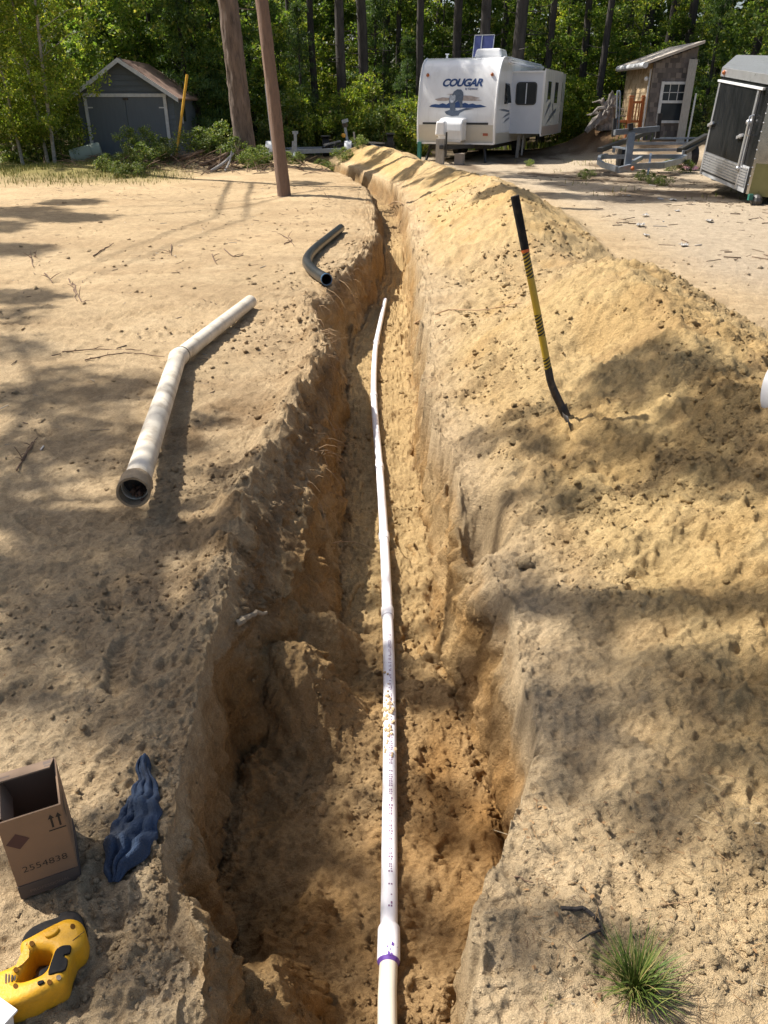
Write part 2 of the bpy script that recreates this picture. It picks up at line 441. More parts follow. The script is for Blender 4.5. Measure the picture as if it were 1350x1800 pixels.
    if fine:
        lumps = fbm(x, y, .11, 3, 51, .6); lumps = np.maximum(lumps, -.25) * 1.2
        fineg = fbm(x, y, .038, 2, 57, .6)
        cr = fbm(x, y, .06, 2, 61, .6, True)
        fadef = np.clip(1.4 - dist / 22, .25, 1)
        micro = fbm(x, y, .017, 2, 58, .7)
        bil = np.abs(fbm(x, y, .05, 3, 59, .6))
        z = z + rough * (lumps * .034 + fineg * .017 + micro * .009 - bil * .030) * fadef + (1 - rough) * (fbm(x, y, .3, 3, 63) * .014 + fbm(x * .6, y, .55, 3, 66, .6, True) * .016 * sstep(3, 6, dist) + fineg * .006 + micro * .0042 - bil * .007) * fadef
        z = z + rough * np.clip(cr - .35, 0, 1) * .016
    return z, dict(inside=inside * fade, floor=floor, heap=loose, rough=rough, side=side, w1=w1, w2=w2, bench=sstep(0, .06, xs - rl) * (1 - sstep(-.05, .02, xs - fl)) * fade)
def h1(x, y):
    z, _ = hfun(np.array([float(x)]), np.array([float(y)]))
    return float(z[0])
def hit(px, py, ymax=60):
    """first point of the ground that the ray through a pixel meets"""
    d = ray(px, py)
    ts = np.concatenate([np.linspace(.6, 8, 1500), np.linspace(8, 70, 3000)])
    X, Y, Z = d.x * ts, d.y * ts, CAMH + d.z * ts
    hz, _ = hfun(X, Y)
    k = np.argmax(Z < hz)
    return Vector((X[k], Y[k], float(hz[k])))
def soil_rgba(x, y, z, k, steep):
    # what the ground is made of: pale dry sand, damp ochre subsoil, grey packed drive, dark topsoil (bank shade painted in), litter, turf
    def C(*c): return np.array(c, np.float64)[None, :]
    n1 = fbm(x, y, 1.6, 4, 81); n2 = fbm(x, y, .35, 3, 85); n3 = fbm(x, y, 5.0, 3, 88)
    col = C(.50, .395, .265) * (1 + .16 * n1 + .12 * n2)[:, None]
    def mix(col, c, f):
        f = np.clip(f, 0, 1)[:, None]
        return col * (1 - f) + c * f
    col = mix(col, C(.50, .415, .30), sstep(-.2, .5, n3 + .3 * n2) * .7)
    streak = sstep(.0, .45, fbm(x * .45, y, .5, 4, 105)) * sstep(2.5, 5, y)
    col = mix(col, C(.37, .275, .175), streak * .45)
    col = mix(col, C(.53, .405, .215), k['heap'] * (.7 + .5 * n1))
    col = mix(col, C(.46, .32, .15), k['heap'] * sstep(.0, .5, n2 + .6 * n1) * .55)
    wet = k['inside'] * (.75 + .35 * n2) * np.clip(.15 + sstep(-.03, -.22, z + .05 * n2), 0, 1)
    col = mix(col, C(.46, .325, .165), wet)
    damp = 1 - k['floor'] * sstep(2.5, 3.2, y) * .85
    col = mix(col, C(.50, .38, .21), k['floor'] * sstep(2.4, 3.0, y) * .8)
    wet = wet * damp
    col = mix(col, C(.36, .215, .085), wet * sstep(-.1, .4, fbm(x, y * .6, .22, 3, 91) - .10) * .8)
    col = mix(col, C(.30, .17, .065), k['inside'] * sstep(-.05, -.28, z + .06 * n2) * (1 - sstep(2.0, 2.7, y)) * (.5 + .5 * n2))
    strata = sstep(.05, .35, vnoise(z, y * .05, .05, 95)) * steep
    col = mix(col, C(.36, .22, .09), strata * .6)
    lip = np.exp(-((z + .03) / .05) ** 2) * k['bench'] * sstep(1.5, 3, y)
    col = mix(col, C(.15, .10, .06), lip * (.65 + .4 * n2))  # topsoil brown, strengthened to paint in the shade of the left bank
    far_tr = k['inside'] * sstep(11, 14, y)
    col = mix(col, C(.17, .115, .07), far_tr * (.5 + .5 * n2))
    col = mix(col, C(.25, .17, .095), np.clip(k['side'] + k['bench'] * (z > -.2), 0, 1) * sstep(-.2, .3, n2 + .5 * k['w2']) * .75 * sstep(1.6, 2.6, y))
    dk = np.exp(-(((x + .95) / .28) ** 2 + ((y - 4.1) / .55) ** 2)); col = mix(col, C(.22, .15, .085), dk * sstep(-.2, .2, n2) * .8)
    clump = sstep(.15, .5, fbm(x, y, .17, 2, 93)) * k['rough'] * .35
    col = mix(col, C(.33, .225, .12), clump)
    # drive on the right far side: grey sand with litter
    drive = sstep(0, 1.2, x - (I(y, T_XC) + I(y, T_WR))) * sstep(6, 9, y)
    col = mix(col, C(.45, .40, .34), drive * .75)
    litter = sstep(-.1, .35, fbm(x, y * .5, .8, 4, 97)) * drive * sstep(13, 17, y)
    col = mix(col, C(.15, .115, .085), litter * .9)
    # turf and forest floor
    turf = sstep(17.5, 20.5, y + 1.5 * n3 + .35 * (x + 8)) * (x < -3) * sstep(-4.5, -7, x + .8 * n3 + .0 * y)
    col = mix(col, C(.20, .19, .06) * (1 + .3 * n2)[:, None], turf * .85)
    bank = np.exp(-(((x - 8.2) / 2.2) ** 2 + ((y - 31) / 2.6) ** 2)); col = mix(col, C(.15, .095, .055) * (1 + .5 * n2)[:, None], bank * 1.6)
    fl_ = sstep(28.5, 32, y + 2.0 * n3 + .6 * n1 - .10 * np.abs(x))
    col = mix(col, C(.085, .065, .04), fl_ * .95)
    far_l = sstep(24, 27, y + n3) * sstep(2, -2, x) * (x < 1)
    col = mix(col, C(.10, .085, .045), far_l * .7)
    col = col * C(1.02, .985, .915)
    return np.concatenate([np.clip(col, .01, .8), np.ones((len(x), 1))], 1).astype(np.float32)
def build_ground():
    pys = np.linspace(1990, 232, 1010)
    cy = (900 - pys) / FPX
    rows = -CAMH / (-ST + cy * CT) * (CT + cy * ST)
    rows = np.concatenate([np.linspace(-6, rows[0] - .03, 26), rows, np.geomspace(rows[-1] * 1.03, 500, 34)])
    rl, il, fl, fr, rr = (I(rows, t) for t in (T_RL, T_IL, T_FL, T_FR, T_RR))
    ext = 1.15 + .62 * np.maximum(rows, 0)
    far = np.maximum(ext * 1.6 + 12, 40) + rows.clip(0) * .6
    ya = np.maximum(rows, 0)
    m = np.clip(.02 + .012 * ya, .03, .3)
    segs = [(-far, -ext, 10), (-ext, rl - m * 4, 215), (rl - m * 4, rl - m, 26), (rl - m, il + m * .3, 60), (il + m * .3, fl + m, 62), (fl + m, fr - m, 95), (fr - m, rr + m, 62), (rr + m, rr + m * 4, 22), (rr + m * 4, ext, 250), (ext, far, 10)]
    cols = []
    for k, (a, b, n) in enumerate(segs):
        t = np.linspace(0, 1, n + 1)[(0 if k == 0 else 1):]
        b = np.maximum(b, a + .004)
        cols.append(a[:, None] + (b - a)[:, None] * t[None, :])
    X = np.concatenate(cols, 1)
    X = np.maximum.accumulate(X, 1)
    Y = np.repeat(rows[:, None], X.shape[1], 1)
    nr, nc = X.shape
    x = X.ravel(); y = Y.ravel()
    z, k = hfun(x, y)
    # crumbly relief across steep walls
    gz = np.abs(np.gradient(z.reshape(nr, nc), axis=1) / np.maximum(np.gradient(X, axis=1), 1e-4))
    steep = sstep(.8, 2.5, gz).ravel() * k['inside']
    wn_ = fbm(y * 1.0, z * 1.6, .17, 4, 71, .6) * .055 + fbm(y, z * .6, .05, 2, 75) * .02 + fbm(y, z, .02, 2, 77) * .008
    xo = x + steep * wn_ * np.clip(1.2 - y / 20, .2, 1)
    V = np.stack([xo, y, z], 1)
    i = np.arange(nr - 1)[:, None] * nc + np.arange(nc - 1)[None, :]
    F = np.stack([i, i + 1, i + nc + 1, i + nc], -1).reshape(-1, 4)
    me = npmesh('ground', V, F, True)
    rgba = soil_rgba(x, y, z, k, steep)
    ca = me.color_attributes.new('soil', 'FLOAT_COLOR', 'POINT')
    ca.data.foreach_set('color', rgba.ravel())
    m = bpy.data.materials.new('sand')
    nd, lk, b = nodes_of(m)
    at = nd.new('ShaderNodeVertexColor'); at.layer_name = 'soil'
    tc = nd.new('ShaderNodeTexCoord')
    def nz(scale, det=4, ro=.6):
        n = nd.new('ShaderNodeTexNoise'); n.inputs['Scale'].default_value = scale; n.inputs['Detail'].default_value = det; n.inputs['Roughness'].default_value = ro
        lk.new(tc.outputs['Object'], n.inputs['Vector']); return n
    na, nb, ng = nz(9, 8, .7), nz(70, 5, .7), nz(420, 2, .6)
    r1 = ramp(nd, [(.25, (.72, .70, .66)), (.75, (1.2, 1.19, 1.17))]); lk.new(na.outputs['Fac'], r1.inputs['Fac'])
    r2 = ramp(nd, [(.25, (.72, .70, .67)), (.7, (1.18, 1.17, 1.15))]); lk.new(nb.outputs['Fac'], r2.inputs['Fac'])
    r3 = ramp(nd, [(.3, (.72, .70, .68)), (.7, (1.25, 1.25, 1.25))]); lk.new(ng.outputs['Fac'], r3.inputs['Fac'])
    last = at.outputs['Color']
    for r in (r1, r2, r3):
        mx = nd.new('ShaderNodeMixRGB'); mx.blend_type = 'MULTIPLY'; mx.inputs['Fac'].default_value = 1
        lk.new(last, mx.inputs['Color1']); lk.new(r.outputs['Color'], mx.inputs['Color2']); last = mx.outputs['Color']
    lk.new(last, b.inputs['Base Color'])
    b.inputs['Roughness'].default_value = .95; b.inputs['Specular IOR Level'].default_value = .15
    ad = nd.new('ShaderNodeMath'); ad.operation = 'MULTIPLY_ADD'; ad.inputs[1].default_value = .35
    lk.new(ng.outputs['Fac'], ad.inputs[0]); lk.new(nb.outputs['Fac'], ad.inputs[2])
    bp = nd.new('ShaderNodeBump'); bp.inputs['Strength'].default_value = 1.0; bp.inputs['Distance'].default_value = .02
    lk.new(ad.outputs[0], bp.inputs['Height']); lk.new(bp.outputs['Normal'], b.inputs['Normal'])
    o = obj('ground', me, m)
    tag(o, 'tan sandy ground cut by a long narrow trench with spoil heaps beside it', None, None, 'structure')
    return m
SAND = build_ground()

# ---------------------------------------------------------------- clods of sand (nobody could count them)
def icos():
    bm = bmesh.new(); bmesh.ops.create_icosphere(bm, subdivisions=1, radius=1)
    v = np.array([q.co[:] for q in bm.verts]); f = np.array([[q.index for q in p.verts] for p in bm.faces]); bm.free()
    bm = bmesh.new(); bmesh.ops.create_icosphere(bm, subdivisions=2, radius=1)
    v2 = np.array([q.co[:] for q in bm.verts]); f2 = np.array([[q.index for q in p.verts] for p in bm.faces]); bm.free()
    return (v, f), (v2, f2)
IC1, IC2 = icos()
def build_clods():
    N = 150000
    d = np.exp(rng.uniform(math.log(.9), math.log(15), N))
    x = rng.uniform(-.60, .60, N) * (d + .6); y = d
    z, k = hfun(x, y)
    patch = sstep(-.3, .45, fbm(x, y, .45, 3, 101))
    keep = rng.random(N) < np.clip(k['heap'] * .55 + k['side'] * .6 + k['inside'] * .22 + .06, 0, 1) * patch * .8
    x, y, z = x[keep], y[keep], z[keep]; k = {q: v[keep] for q, v in k.items()}
    s = np.clip(np.exp(rng.normal(math.log(.0034), .5, len(x))), .0018, .0095) * np.clip(.75 + y * .24, .9, 2.6)
    lump = rng.random(len(x)) < .012
    s = np.where(lump & (y > 2.2), np.clip(s * 2.6, 0, .03), s)
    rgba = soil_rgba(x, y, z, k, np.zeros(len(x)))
    rgba[:, :3] *= rng.uniform(.78, 1.05, (len(x), 1))
    Vs, Fs, Cs, off = [], [], [], 0
    for big in (0, 1):
        sel = (s > .0125) if big else (s <= .0125)
        bv, bf = IC2 if big else IC1
        n = int(sel.sum())
        if n == 0: continue
        P = np.repeat(bv[None], n, 0) * (1 + (.9 if big else 1.0) * (rng.random((n, len(bv), 1)) - .5))
        th = rng.uniform(0, 6.28, n); c, sn = np.cos(th)[:, None], np.sin(th)[:, None]
        px = P[..., 0] * c - P[..., 1] * sn; py = P[..., 0] * sn + P[..., 1] * c
        sc = s[sel][:, None]; asp = rng.uniform(.75, 1.25, (n, 1))
        V = np.stack([px * sc * asp + x[sel][:, None], py * sc / asp + y[sel][:, None], P[..., 2] * sc * rng.uniform(.55, .9, (n, 1)) + z[sel][:, None] + .1 * sc], -1)
        Fs.append((bf[None] + (np.arange(n) * len(bv))[:, None, None]).reshape(-1, 3) + off)
        Vs.append(V.reshape(-1, 3)); Cs.append(np.repeat(rgba[sel], len(bv), 0)); off += n * len(bv)
    me = npmesh('sand_clods', np.concatenate(Vs), np.concatenate(Fs), False)
    me.color_attributes.new('soil', 'FLOAT_COLOR', 'POINT').data.foreach_set('color', np.concatenate(Cs).ravel())
    print('clods', len(x), len(me.polygons))
    tag(obj('sand_clods', me, SAND), 'loose crumbs and clods of tan sand strewn over the spoil and banks', 'sand clods', None, 'stuff')
build_clods()
# ================================================================ things in and beside the trench
M_PVC = mat('white_pvc', (.80, .79, .82), .32, var=.05, scale=3, dirt=(.55, .42, .27), dirt_amt=.35, dirt_scale=7, stretch=(3, 1, 3))
M_PVC_OLD = mat('aged_pvc', (.62, .57, .47), .4, var=.1, scale=5, dirt=(.40, .30, .2), dirt_amt=.4, dirt_scale=6)
M_PRIMER = mat('purple_primer', (.13, .06, .30), .35, var=.35, scale=30)
M_PRINT = mat('purple_print', (.22, .10, .20), .5)
M_DRAIN = mat('weathered_drain_pipe', (.62, .56, .46), .5, var=.16, scale=4, dirt=(.22, .16, .10), dirt_amt=.85, dirt_scale=7, stretch=(1, 1, 1))
M_HUB = mat('muddy_pipe_hub', (.28, .21, .13), .85, var=.3, scale=14, bump=.6, bscale=60)
M_SOIL = mat('soil_in_pipe', (.10, .055, .035), .95, var=.4, scale=40, bump=.9, bscale=50)
M_BLACK = mat('black_plastic', (.017, .019, .023), .33, var=.25, scale=6, dirt=(.16, .13, .10), dirt_amt=.18, dirt_scale=4)
M_BLUE_TAPE = mat('blue_pipe_end', (.03, .11, .22), .4)
M_STEEL_DARK = mat('dark_worn_steel', (.05, .045, .042), .5, metal=.6, var=.4, scale=18, dirt=(.3, .21, .12), dirt_amt=.5, dirt_scale=12)
M_YELLOW = mat('yellow_fibreglass', (.50, .33, .025), .4, var=.12, scale=8, dirt=(.25, .18, .08), dirt_amt=.3)
M_SAW = mat('yellow_tool_shell', (.62, .32, .012), .5, spec=.35, var=.14, scale=18, dirt=(.26, .15, .04), dirt_amt=.5, dirt_scale=14, bump=.15, bscale=180)
M_RUBBER = mat('black_rubber', (.010, .010, .011), .8, spec=.2, var=.3, scale=14, dirt=(.14, .11, .08), dirt_amt=.25, dirt_scale=20)
M_CARD = mat('brown_cardboard', (.235, .15, .09), .85, var=.09, scale=7, bump=.12, bscale=70, dirt=(.22, .14, .08), dirt_amt=.3)
M_CARD_DK = mat('dark_printed_card', (.085, .068, .058), .8, var=.15, scale=9)
M_CARD_IN = mat('inner_cardboard', (.22, .15, .10), .88, var=.08, scale=6)
M_INK = mat('black_ink', (.016, .013, .012), .7, var=.2)
M_RAG = mat('blue_rag_cloth', (.035, .058, .105), .95, var=.4, scale=9, bump=.8, bscale=260, dirt=(.12, .105, .09), dirt_amt=.45, dirt_scale=8)
M_TWIG = mat('dry_twig', (.16, .10, .06), .9, var=.35, scale=20, bump=.5, bscale=80)
M_ROOT = mat('pale_root', (.33, .215, .115), .9, var=.3, scale=14, bump=.4, bscale=60)
M_BARKY = mat('charred_stick', (.035, .029, .025), .95, var=.5, scale=22, bump=.9, bscale=70)
M_WHITE = mat('white_plastic', (.72, .73, .74), .35, var=.05, dirt=(.5, .45, .38), dirt_amt=.25)

def lerp_path(pts, n):
    """resample a polyline to n points"""
    P = [Vector(p) for p in pts]; L = [0]
    for a, b in zip(P, P[1:]): L.append(L[-1] + (b - a).length)
    out = []
    for i in range(n):
        t = L[-1] * i / (n - 1)
        k = max(j for j in range(len(L)) if L[j] <= t + 1e-9); k = min(k, len(P) - 2)
        f = (t - L[k]) / max(L[k + 1] - L[k], 1e-9)
        out.append(P[k].lerp(P[k + 1], f))
    return out

# ---- the new water line on the trench floor
PR = .0245
pipe_px = [(681, 1830), (681, 1750), (683, 1690), (684, 1600), (685, 1400), (685, 1250), (682, 1100), (675, 940), (667, 820), (660, 740), (657, 690), (658, 640), (661, 605), (668, 570), (677, 527)]
pz = [-.40, -.415, -.425, -.435, -.445, -.45, -.465, -.48, -.49, -.495, -.495, -.5, -.5, -.5, -.48]
raw = smooth_pts([at_z(p[0], p[1], z) for p, z in zip(pipe_px, pz)], 10)
def upto(a, b):
    return [p for p in raw if a <= p.y <= b]
def pt_y(Y):
    for a, b in zip(raw, raw[1:]):
        if a.y <= Y <= b.y: return a.lerp(b, (Y - a.y) / (b.y - a.y))
    return raw[-1]
line = thing('water_pipe', 'long white plastic pipe laid along the floor of the trench', 'pipe', (0, 0, 0))
joints = [(1.30, 1), (2.90, 0), (3.62, 0), (4.55, 0), (5.95, 0), (7.55, 0)]
ys = [raw[0].y] + [j[0] for j in joints] + [raw[-1].y]
for k in range(len(ys) - 1):
    a, b = ys[k], ys[k + 1]
    P = [pt_y(a + .001)] + [p for p in raw if a + .005 < p.y < b - .005] + [pt_y(b - .001) if k < len(ys) - 2 else raw[-1]]
    o = MB().hollow(P, PR, PR * .82, 22).build('pipe_section', M_PVC_OLD if k == 0 else M_PVC, line, True)
    if k == 0: o['label'] = 'aged cream pipe section'
for Y, big in joints:
    L = .05 if big else .035
    P = [pt_y(Y - L), pt_y(Y - L * .9), pt_y(Y), pt_y(Y + L * .9), pt_y(Y + L)]
    r = PR * (1.27 if big else 1.19)
    o = MB().tube(P, [r * .95, r, r, r, r * .95], 24).build('coupling', M_PVC, line, True)
    if big:
        P2 = [pt_y(Y - L - .011), pt_y(Y - L - .001)]
        MB().tube(P2, [PR * 1.02, r * .985], 24).build('primer_band', M_PRIMER, o, True)
        mb = MB()
        for q in range(12):
            t = Y - L * .95 + L * 1.5 * random.random() ** 2; c = pt_y(t); a = R(90 + random.gauss(-12, 16))
            n = Vector((math.cos(a), 0, math.sin(a))); e = Vector((-n.z, 0, n.x)); s = random.uniform(.001, .004)
            p = c + n * (r + .0006)
            mb.add([p - e * s - Vector((0, s * 1.5, 0)), p + e * s - Vector((0, s, 0)), p + e * s * .6 + Vector((0, s * 2, 0)), p - e * s * .7 + Vector((0, s, 0))], [(0, 1, 2, 3)])
        mb.build('primer_smear', M_PRIMER, o)
# printed line along the pipe
mb = MB(); Y = 1.40
random.seed(5)
while Y < 2.7:
    w = random.choice([.004, .005, .006, .008]); h = random.uniform(.004, .0075)
    if random.random() < .86:
        c0, c1 = pt_y(Y), pt_y(Y + w); a = R(84 + 0 * Y)
        n = Vector((math.cos(a), 0, math.sin(a))); e = Vector((-n.z, 0, n.x)); rr_ = PR + .0005
        for q in range(random.choice([1, 2, 2])):
            s0 = -h + q * h * 1.1; s1 = s0 + h * .7
            f = lambda c, s: c + n * (math.sqrt(max(rr_ ** 2 - s * s, 0))) + e * s
            mb.add([f(c0, s0), f(c1, s0), f(c1, s1), f(c0, s1)], [(0, 1, 2, 3)])
    Y += w + random.choice([.003, .004, .004, .012])
mb.build('printed_text', M_PRINT, line)['kind'] = 'stuff'
# crumbs of sand fallen on the pipe
mb = MB()
for q in range(70):
    Y = random.gauss(2.2, .10); a = R(90 + random.gauss(8, 26)); c = pt_y(Y); s = abs(random.gauss(.0035, .002)) + .0015
    mb.sphere(c + Vector((math.cos(a), 0, math.sin(a))) * (PR + s * .2), s, 6, 4, (1, 1.5, .7))
tag(mb.build('sand_crumbs', mat('stuck_sand', (.42, .31, .18), .95, var=.2, scale=60), None), 'wet sand crumbs stuck on top of the white pipe', 'sand', None, 'stuff')

# ---- old kinked drain pipe on the left bank
def gz(x, y): return h1(x, y)
DR = .057
e0 = at_z(236, 860, .155); e1 = at_z(311, 622, .095); e2 = at_z(440, 524, .08)
e1.z = max(gz(e1.x, e1.y) + DR * .96, e1.z - .03); e2.z = gz(e2.x, e2.y) + DR * .98
dr = thing('drain_pipe', 'weathered white drain pipe of two lengths bent at a joint on the sand', 'pipe', (0, 0, 0))
d01 = (e1 - e0).normalized(); d12 = (e2 - e1).normalized()
MB().hollow([e0 + d01 * .02, e0.lerp(e1, .5), e1 + d01 * .01], DR, DR * .92, 28).build('pipe_length', M_DRAIN, dr, True)
MB().hollow([e1 - d12 * .01, e1.lerp(e2, .5), e2], DR * .97, DR * .89, 28).build('pipe_length', M_DRAIN, dr, True)
MB().tube([e1 - d01 * .03, e1 - d01 * .005, e1 + d12 * .04, e1 + d12 * .075], [DR * 1.02, DR * 1.09, DR * 1.09, DR * 1.04], 28).build('joint_collar', M_DRAIN, dr, True)
MB().tube([e1 + d12 * .076, e1 + d12 * .088], [DR * 1.07, DR * 1.05], 28).build('seal_ring', M_BLACK, dr, True)
hub = MB().hollow([e0 - d01 * .035, e0 - d01 * .01, e0 + d01 * .03, e0 + d01 * .07], DR * 1.22, DR * 1.04, 30)
hub = hub.build('hub', M_HUB, dr, True)
for v in hub.data.vertices:
    n = math.sin(v.co.x * 310) * math.cos(v.co.z * 270 + v.co.y * 190)
    v.co += Vector((n, n * .3, n)) * .0012
MB().tube([e0 + d01 * .072, e0 + d01 * .079], [DR * 1.12, DR * 1.08], 28).build('seal_ring', M_BLACK, dr, True)
mb = MB(); c = e0 + d01 * .06 + Vector((0, 0, -.028))
for q in range(60):
    mb.sphere(c + d01 * random.uniform(-.06, .12) + Vector((random.gauss(0, .02), 0, random.gauss(0, .007))), random.uniform(.006, .012), 6, 4)
mb.build('soil_plug', M_SOIL, dr, True)
# the near end rests on a hump of sand
hump = MB(); cx_, cy_ = e0.x + d01.x * .3, e0.y + d01.y * .3

# ---- black conduit elbow on the rim
bp_ = [at_z(574, 491, .09), at_z(556, 480, .075), at_z(545, 470, .07), at_z(540, 461, .065), at_z(543, 450, .06), at_z(556, 436, .06), at_z(578, 418, .06), at_z(599, 401, .06)]
bp_ = [Vector((p.x, p.y, max(p.z, gz(p.x, p.y) + .052))) for p in bp_]
be = thing('conduit_elbow', 'black plastic pipe elbow lying on the trench rim', 'pipe', (0, 0, 0))
sp_ = smooth_pts(bp_, 8)
MB().hollow(sp_, .055, .048, 24).build('bend', M_BLACK, be, True)
d = (sp_[0] - sp_[2]).normalized()
MB().hollow([sp_[0] - d * .008, sp_[0] + d * .008], .0575, .05, 24).build('blue_end_ring', M_BLUE_TAPE, be, True)

# ---- shovel stuck in the heap
b0 = hit(993, 731); topd = ray(905, 345); tt = (b0.y + .12) / topd.y
top = Vector((topd.x * tt, topd.y * tt, CAMH + topd.z * tt))
sh = thing('shovel', 'shovel with black and yellow striped handle stuck upright in the spoil heap', 'shovel', b0)
dirv = None
j0 = hit(968, 663); 
elb = ray(966, 660); t2 = (b0.y + .03) / elb.y; elb = Vector((elb.x * t2, elb.y * t2, CAMH + elb.z * t2))
ax = (top - elb); Lh = ax.length; ax.normalize()
loc = lambda p: Vector(p) - b0
def seg(a, b): return [loc(elb + ax * (Lh * a)), loc(elb + ax * (Lh * b))]
MB().tube(seg(.72, 1.0), [.0185, .0195], 18).build('grip', M_RUBBER, sh, True)
MB().tube(seg(1.0, 1.004), [.0195, .014], 18).build('grip_cap', M_RUBBER, sh, True)
hatch = bpy.data.materials.new('black_yellow_hatching'); nd, lk, b = nodes_of(hatch)
tc = nd.new('ShaderNodeTexCoord'); mp = nd.new('ShaderNodeMapping'); mp.inputs['Rotation'].default_value = (0, R(38), 0)
wv = nd.new('ShaderNodeTexWave'); wv.inputs['Scale'].default_value = 22; wv.bands_direction = 'Z'; r = ramp(nd, [(.45, (.012, .011, .01)), (.55, (.42, .28, .02))]); r.color_ramp.interpolation = 'CONSTANT'
lk.new(tc.outputs['Object'], mp.inputs['Vector']); lk.new(mp.outputs['Vector'], wv.inputs['Vector']); lk.new(wv.outputs['Fac'], r.inputs['Fac']); lk.new(r.outputs['Color'], b.inputs['Base Color']); b.inputs['Roughness'].default_value = .45
M_ORANGE = mat('orange_band', (.6, .12, .02), .5)
for a, b_, nm, mm in [(.705, .72, 'orange_band', M_ORANGE), (.565, .705, 'hatched_band', hatch), (.36, .565, 'shaft', M_YELLOW), (.235, .36, 'hatched_band', hatch), (.11, .235, 'shaft', M_YELLOW), (-.02, .11, 'hatched_band', hatch)]:
    rad = .0185 if nm == 'orange_band' else .0168
    MB().tube(seg(a, b_), rad, 18).build(nm, mm, sh, True)
sock = [loc(elb + ax * .035), loc(elb - ax * .03), loc(elb.lerp(b0, .4) - Vector((.006, 0, 0))), loc(elb.lerp(b0, .75)), loc(b0 + Vector((0, 0, .01))), loc(b0 + Vector((.035, 0, -.07)))]
MB().tube(smooth_pts(sock, 5), [.0188] * 5 + [.0185] * 5 + [.0195] * 6 + [.022] * 5 + [.024] * 5, 16).build('socket', M_STEEL_DARK, sh, True)
# blade, mostly buried
bl = MB(); nu, nv = 8, 8; vs = []
bd = Vector((.30, .02, -.95)).normalized(); bs = Vector((.15, .98, .05)).normalized(); bn = bd.cross(bs)
for j in range(nv + 1):
    v = j / nv
    wid = .11 * (1 - v ** 3 * .85) * (.75 + .25 * min(1, v * 5))
    for i in range(nu + 1):
        u = i / nu * 2 - 1
        vs.append(bd * (-.03 + .28 * v) + bs * (u * wid) + bn * (.025 * u * u - .01))
fs = [(j * (nu + 1) + i, j * (nu + 1) + i + 1, (j + 1) * (nu + 1) + i + 1, (j + 1) * (nu + 1) + i) for j in range(nv) for i in range(nu)]
bo = bl.add(vs, fs).build('blade', M_STEEL_DARK, sh, True); md = bo.modifiers.new('thick', 'SOLIDIFY'); md.thickness = .003

# ---- cardboard box
fl_ = at_z(39, 1583, 0); fr_ = at_z(134, 1535, 0)
BW = .128; ang = R(25)
BD, BH, TH_ = .15, .245, .004
bx_ = thing('cardboard_box', 'open brown cardboard box with printed numbers standing on the sand', 'box', (fl_.x, fl_.y, gz(fl_.x + .05, fl_.y + .05) - .006), ang)
W = BW
front = MB().box((W / 2, TH_ / 2, BH / 2), (W, TH_, BH)).build('front_panel', M_CARD, bx_)
MB().box((W / 2, BD - TH_ / 2, BH / 2), (W, TH_, BH)).build('back_panel', M_CARD_IN, bx_)
right = MB().box((W - TH_ / 2 + .0005, BD / 2, BH / 2), (TH_, BD - 2 * TH_, BH)).build('side_panel', M_CARD, bx_)
MB().box((TH_ / 2 - .0005, BD / 2, BH / 2), (TH_, BD - 2 * TH_, BH)).build('side_panel', M_CARD_IN, bx_)
MB().box((W / 2, BD / 2, .004), (W - .01, BD - .01, .004)).build('bottom_panel', M_CARD_IN, bx_)
# dark band round the foot
MB().box((W / 2, -.0012, .0225), (W + .001, .002, .041)).build('printed_band', M_CARD_DK, front)
MB().box((W + .0014, BD / 2, .0225), (.002, BD - .004, .041)).build('printed_band', M_CARD_DK, right)
# flaps: back one folded up and inwards, left one hanging in
MB().prism([(.004, BD - .004, BH), (W - .003, BD - .004, BH), (W - .012, BD - .050, BH + .018), (.012, BD - .050, BH + .018)], (0, .001, .003)).build('flap', M_CARD_IN, bx_)
MB().prism([(.006, .012, BH), (.006, BD - .012, BH), (.022, BD - .03, BH - .055), (.022, .03, BH - .055)], (.003, 0, .001)).build('flap', M_CARD_IN, bx_)
M_PRINT_GREY = mat('grey_print', (.14, .105, .085), .8)
def face_front(me, u, v, off=.0006, rot=0.0):
    c, s = math.cos(rot), math.sin(rot)
    return remap(me, lambda q: Vector((u + q.x * c - q.y * s, -off, v + q.x * s + q.y * c)))
obj('number_print', face_front(text_mesh('number_print', '2554838', .026, bold=-.0002, sx=1.05), W * .52, .088, rot=R(0)), M_INK, front)
obj('word_print', face_front(text_mesh('word_print', 'PROFESSIONAL', .0125, bold=.0002, sx=1.0), W * .5, .019, off=.0028), mat('band_lettering', (.17, .13, .10), .8), front)
mb = MB()
for u in (W * .80, W * .92):
    mb.add([(u - .0022, -.0006, .186), (u + .0022, -.0006, .186), (u + .0022, -.0006, .214), (u - .0022, -.0006, .214)], [(0, 1, 2, 3)])
    mb.add([(u - .0065, -.0006, .213), (u + .0065, -.0006, .213), (u, -.0006, .226)], [(0, 1, 2)])
mb.add([(W * .72, -.0006, .177), (W * .995, -.0006, .177), (W * .995, -.0006, .1805), (W * .72, -.0006, .1805)], [(0, 1, 2, 3)])
mb.build('arrow_print', M_INK, front)
c = (W * .22, .178); s = .024
MB().add([(c[0] - s, -.0006, c[1]), (c[0], -.0006, c[1] - s), (c[0] + s, -.0006, c[1]), (c[0], -.0006, c[1] + s)], [(0, 1, 2, 3)]).build('diamond_print', mat('red_brown_print', (.075, .035, .03), .8), front)
MB().add([(W + .0012, .03, .20), (W + .0012, .09, .20), (W + .0012, .045, .155)], [(0, 1, 2)]).add([(W + .0012, .05, .09), (W + .0012, .10, .14), (W + .0012, .10, .15), (W + .0012, .04, .09)], [(0, 1, 2, 3)]).build('triangle_print', M_INK, right)
def onflap(u, v): return Vector((u, BD - .004 - v * .046, BH + v * .018 + .0036))
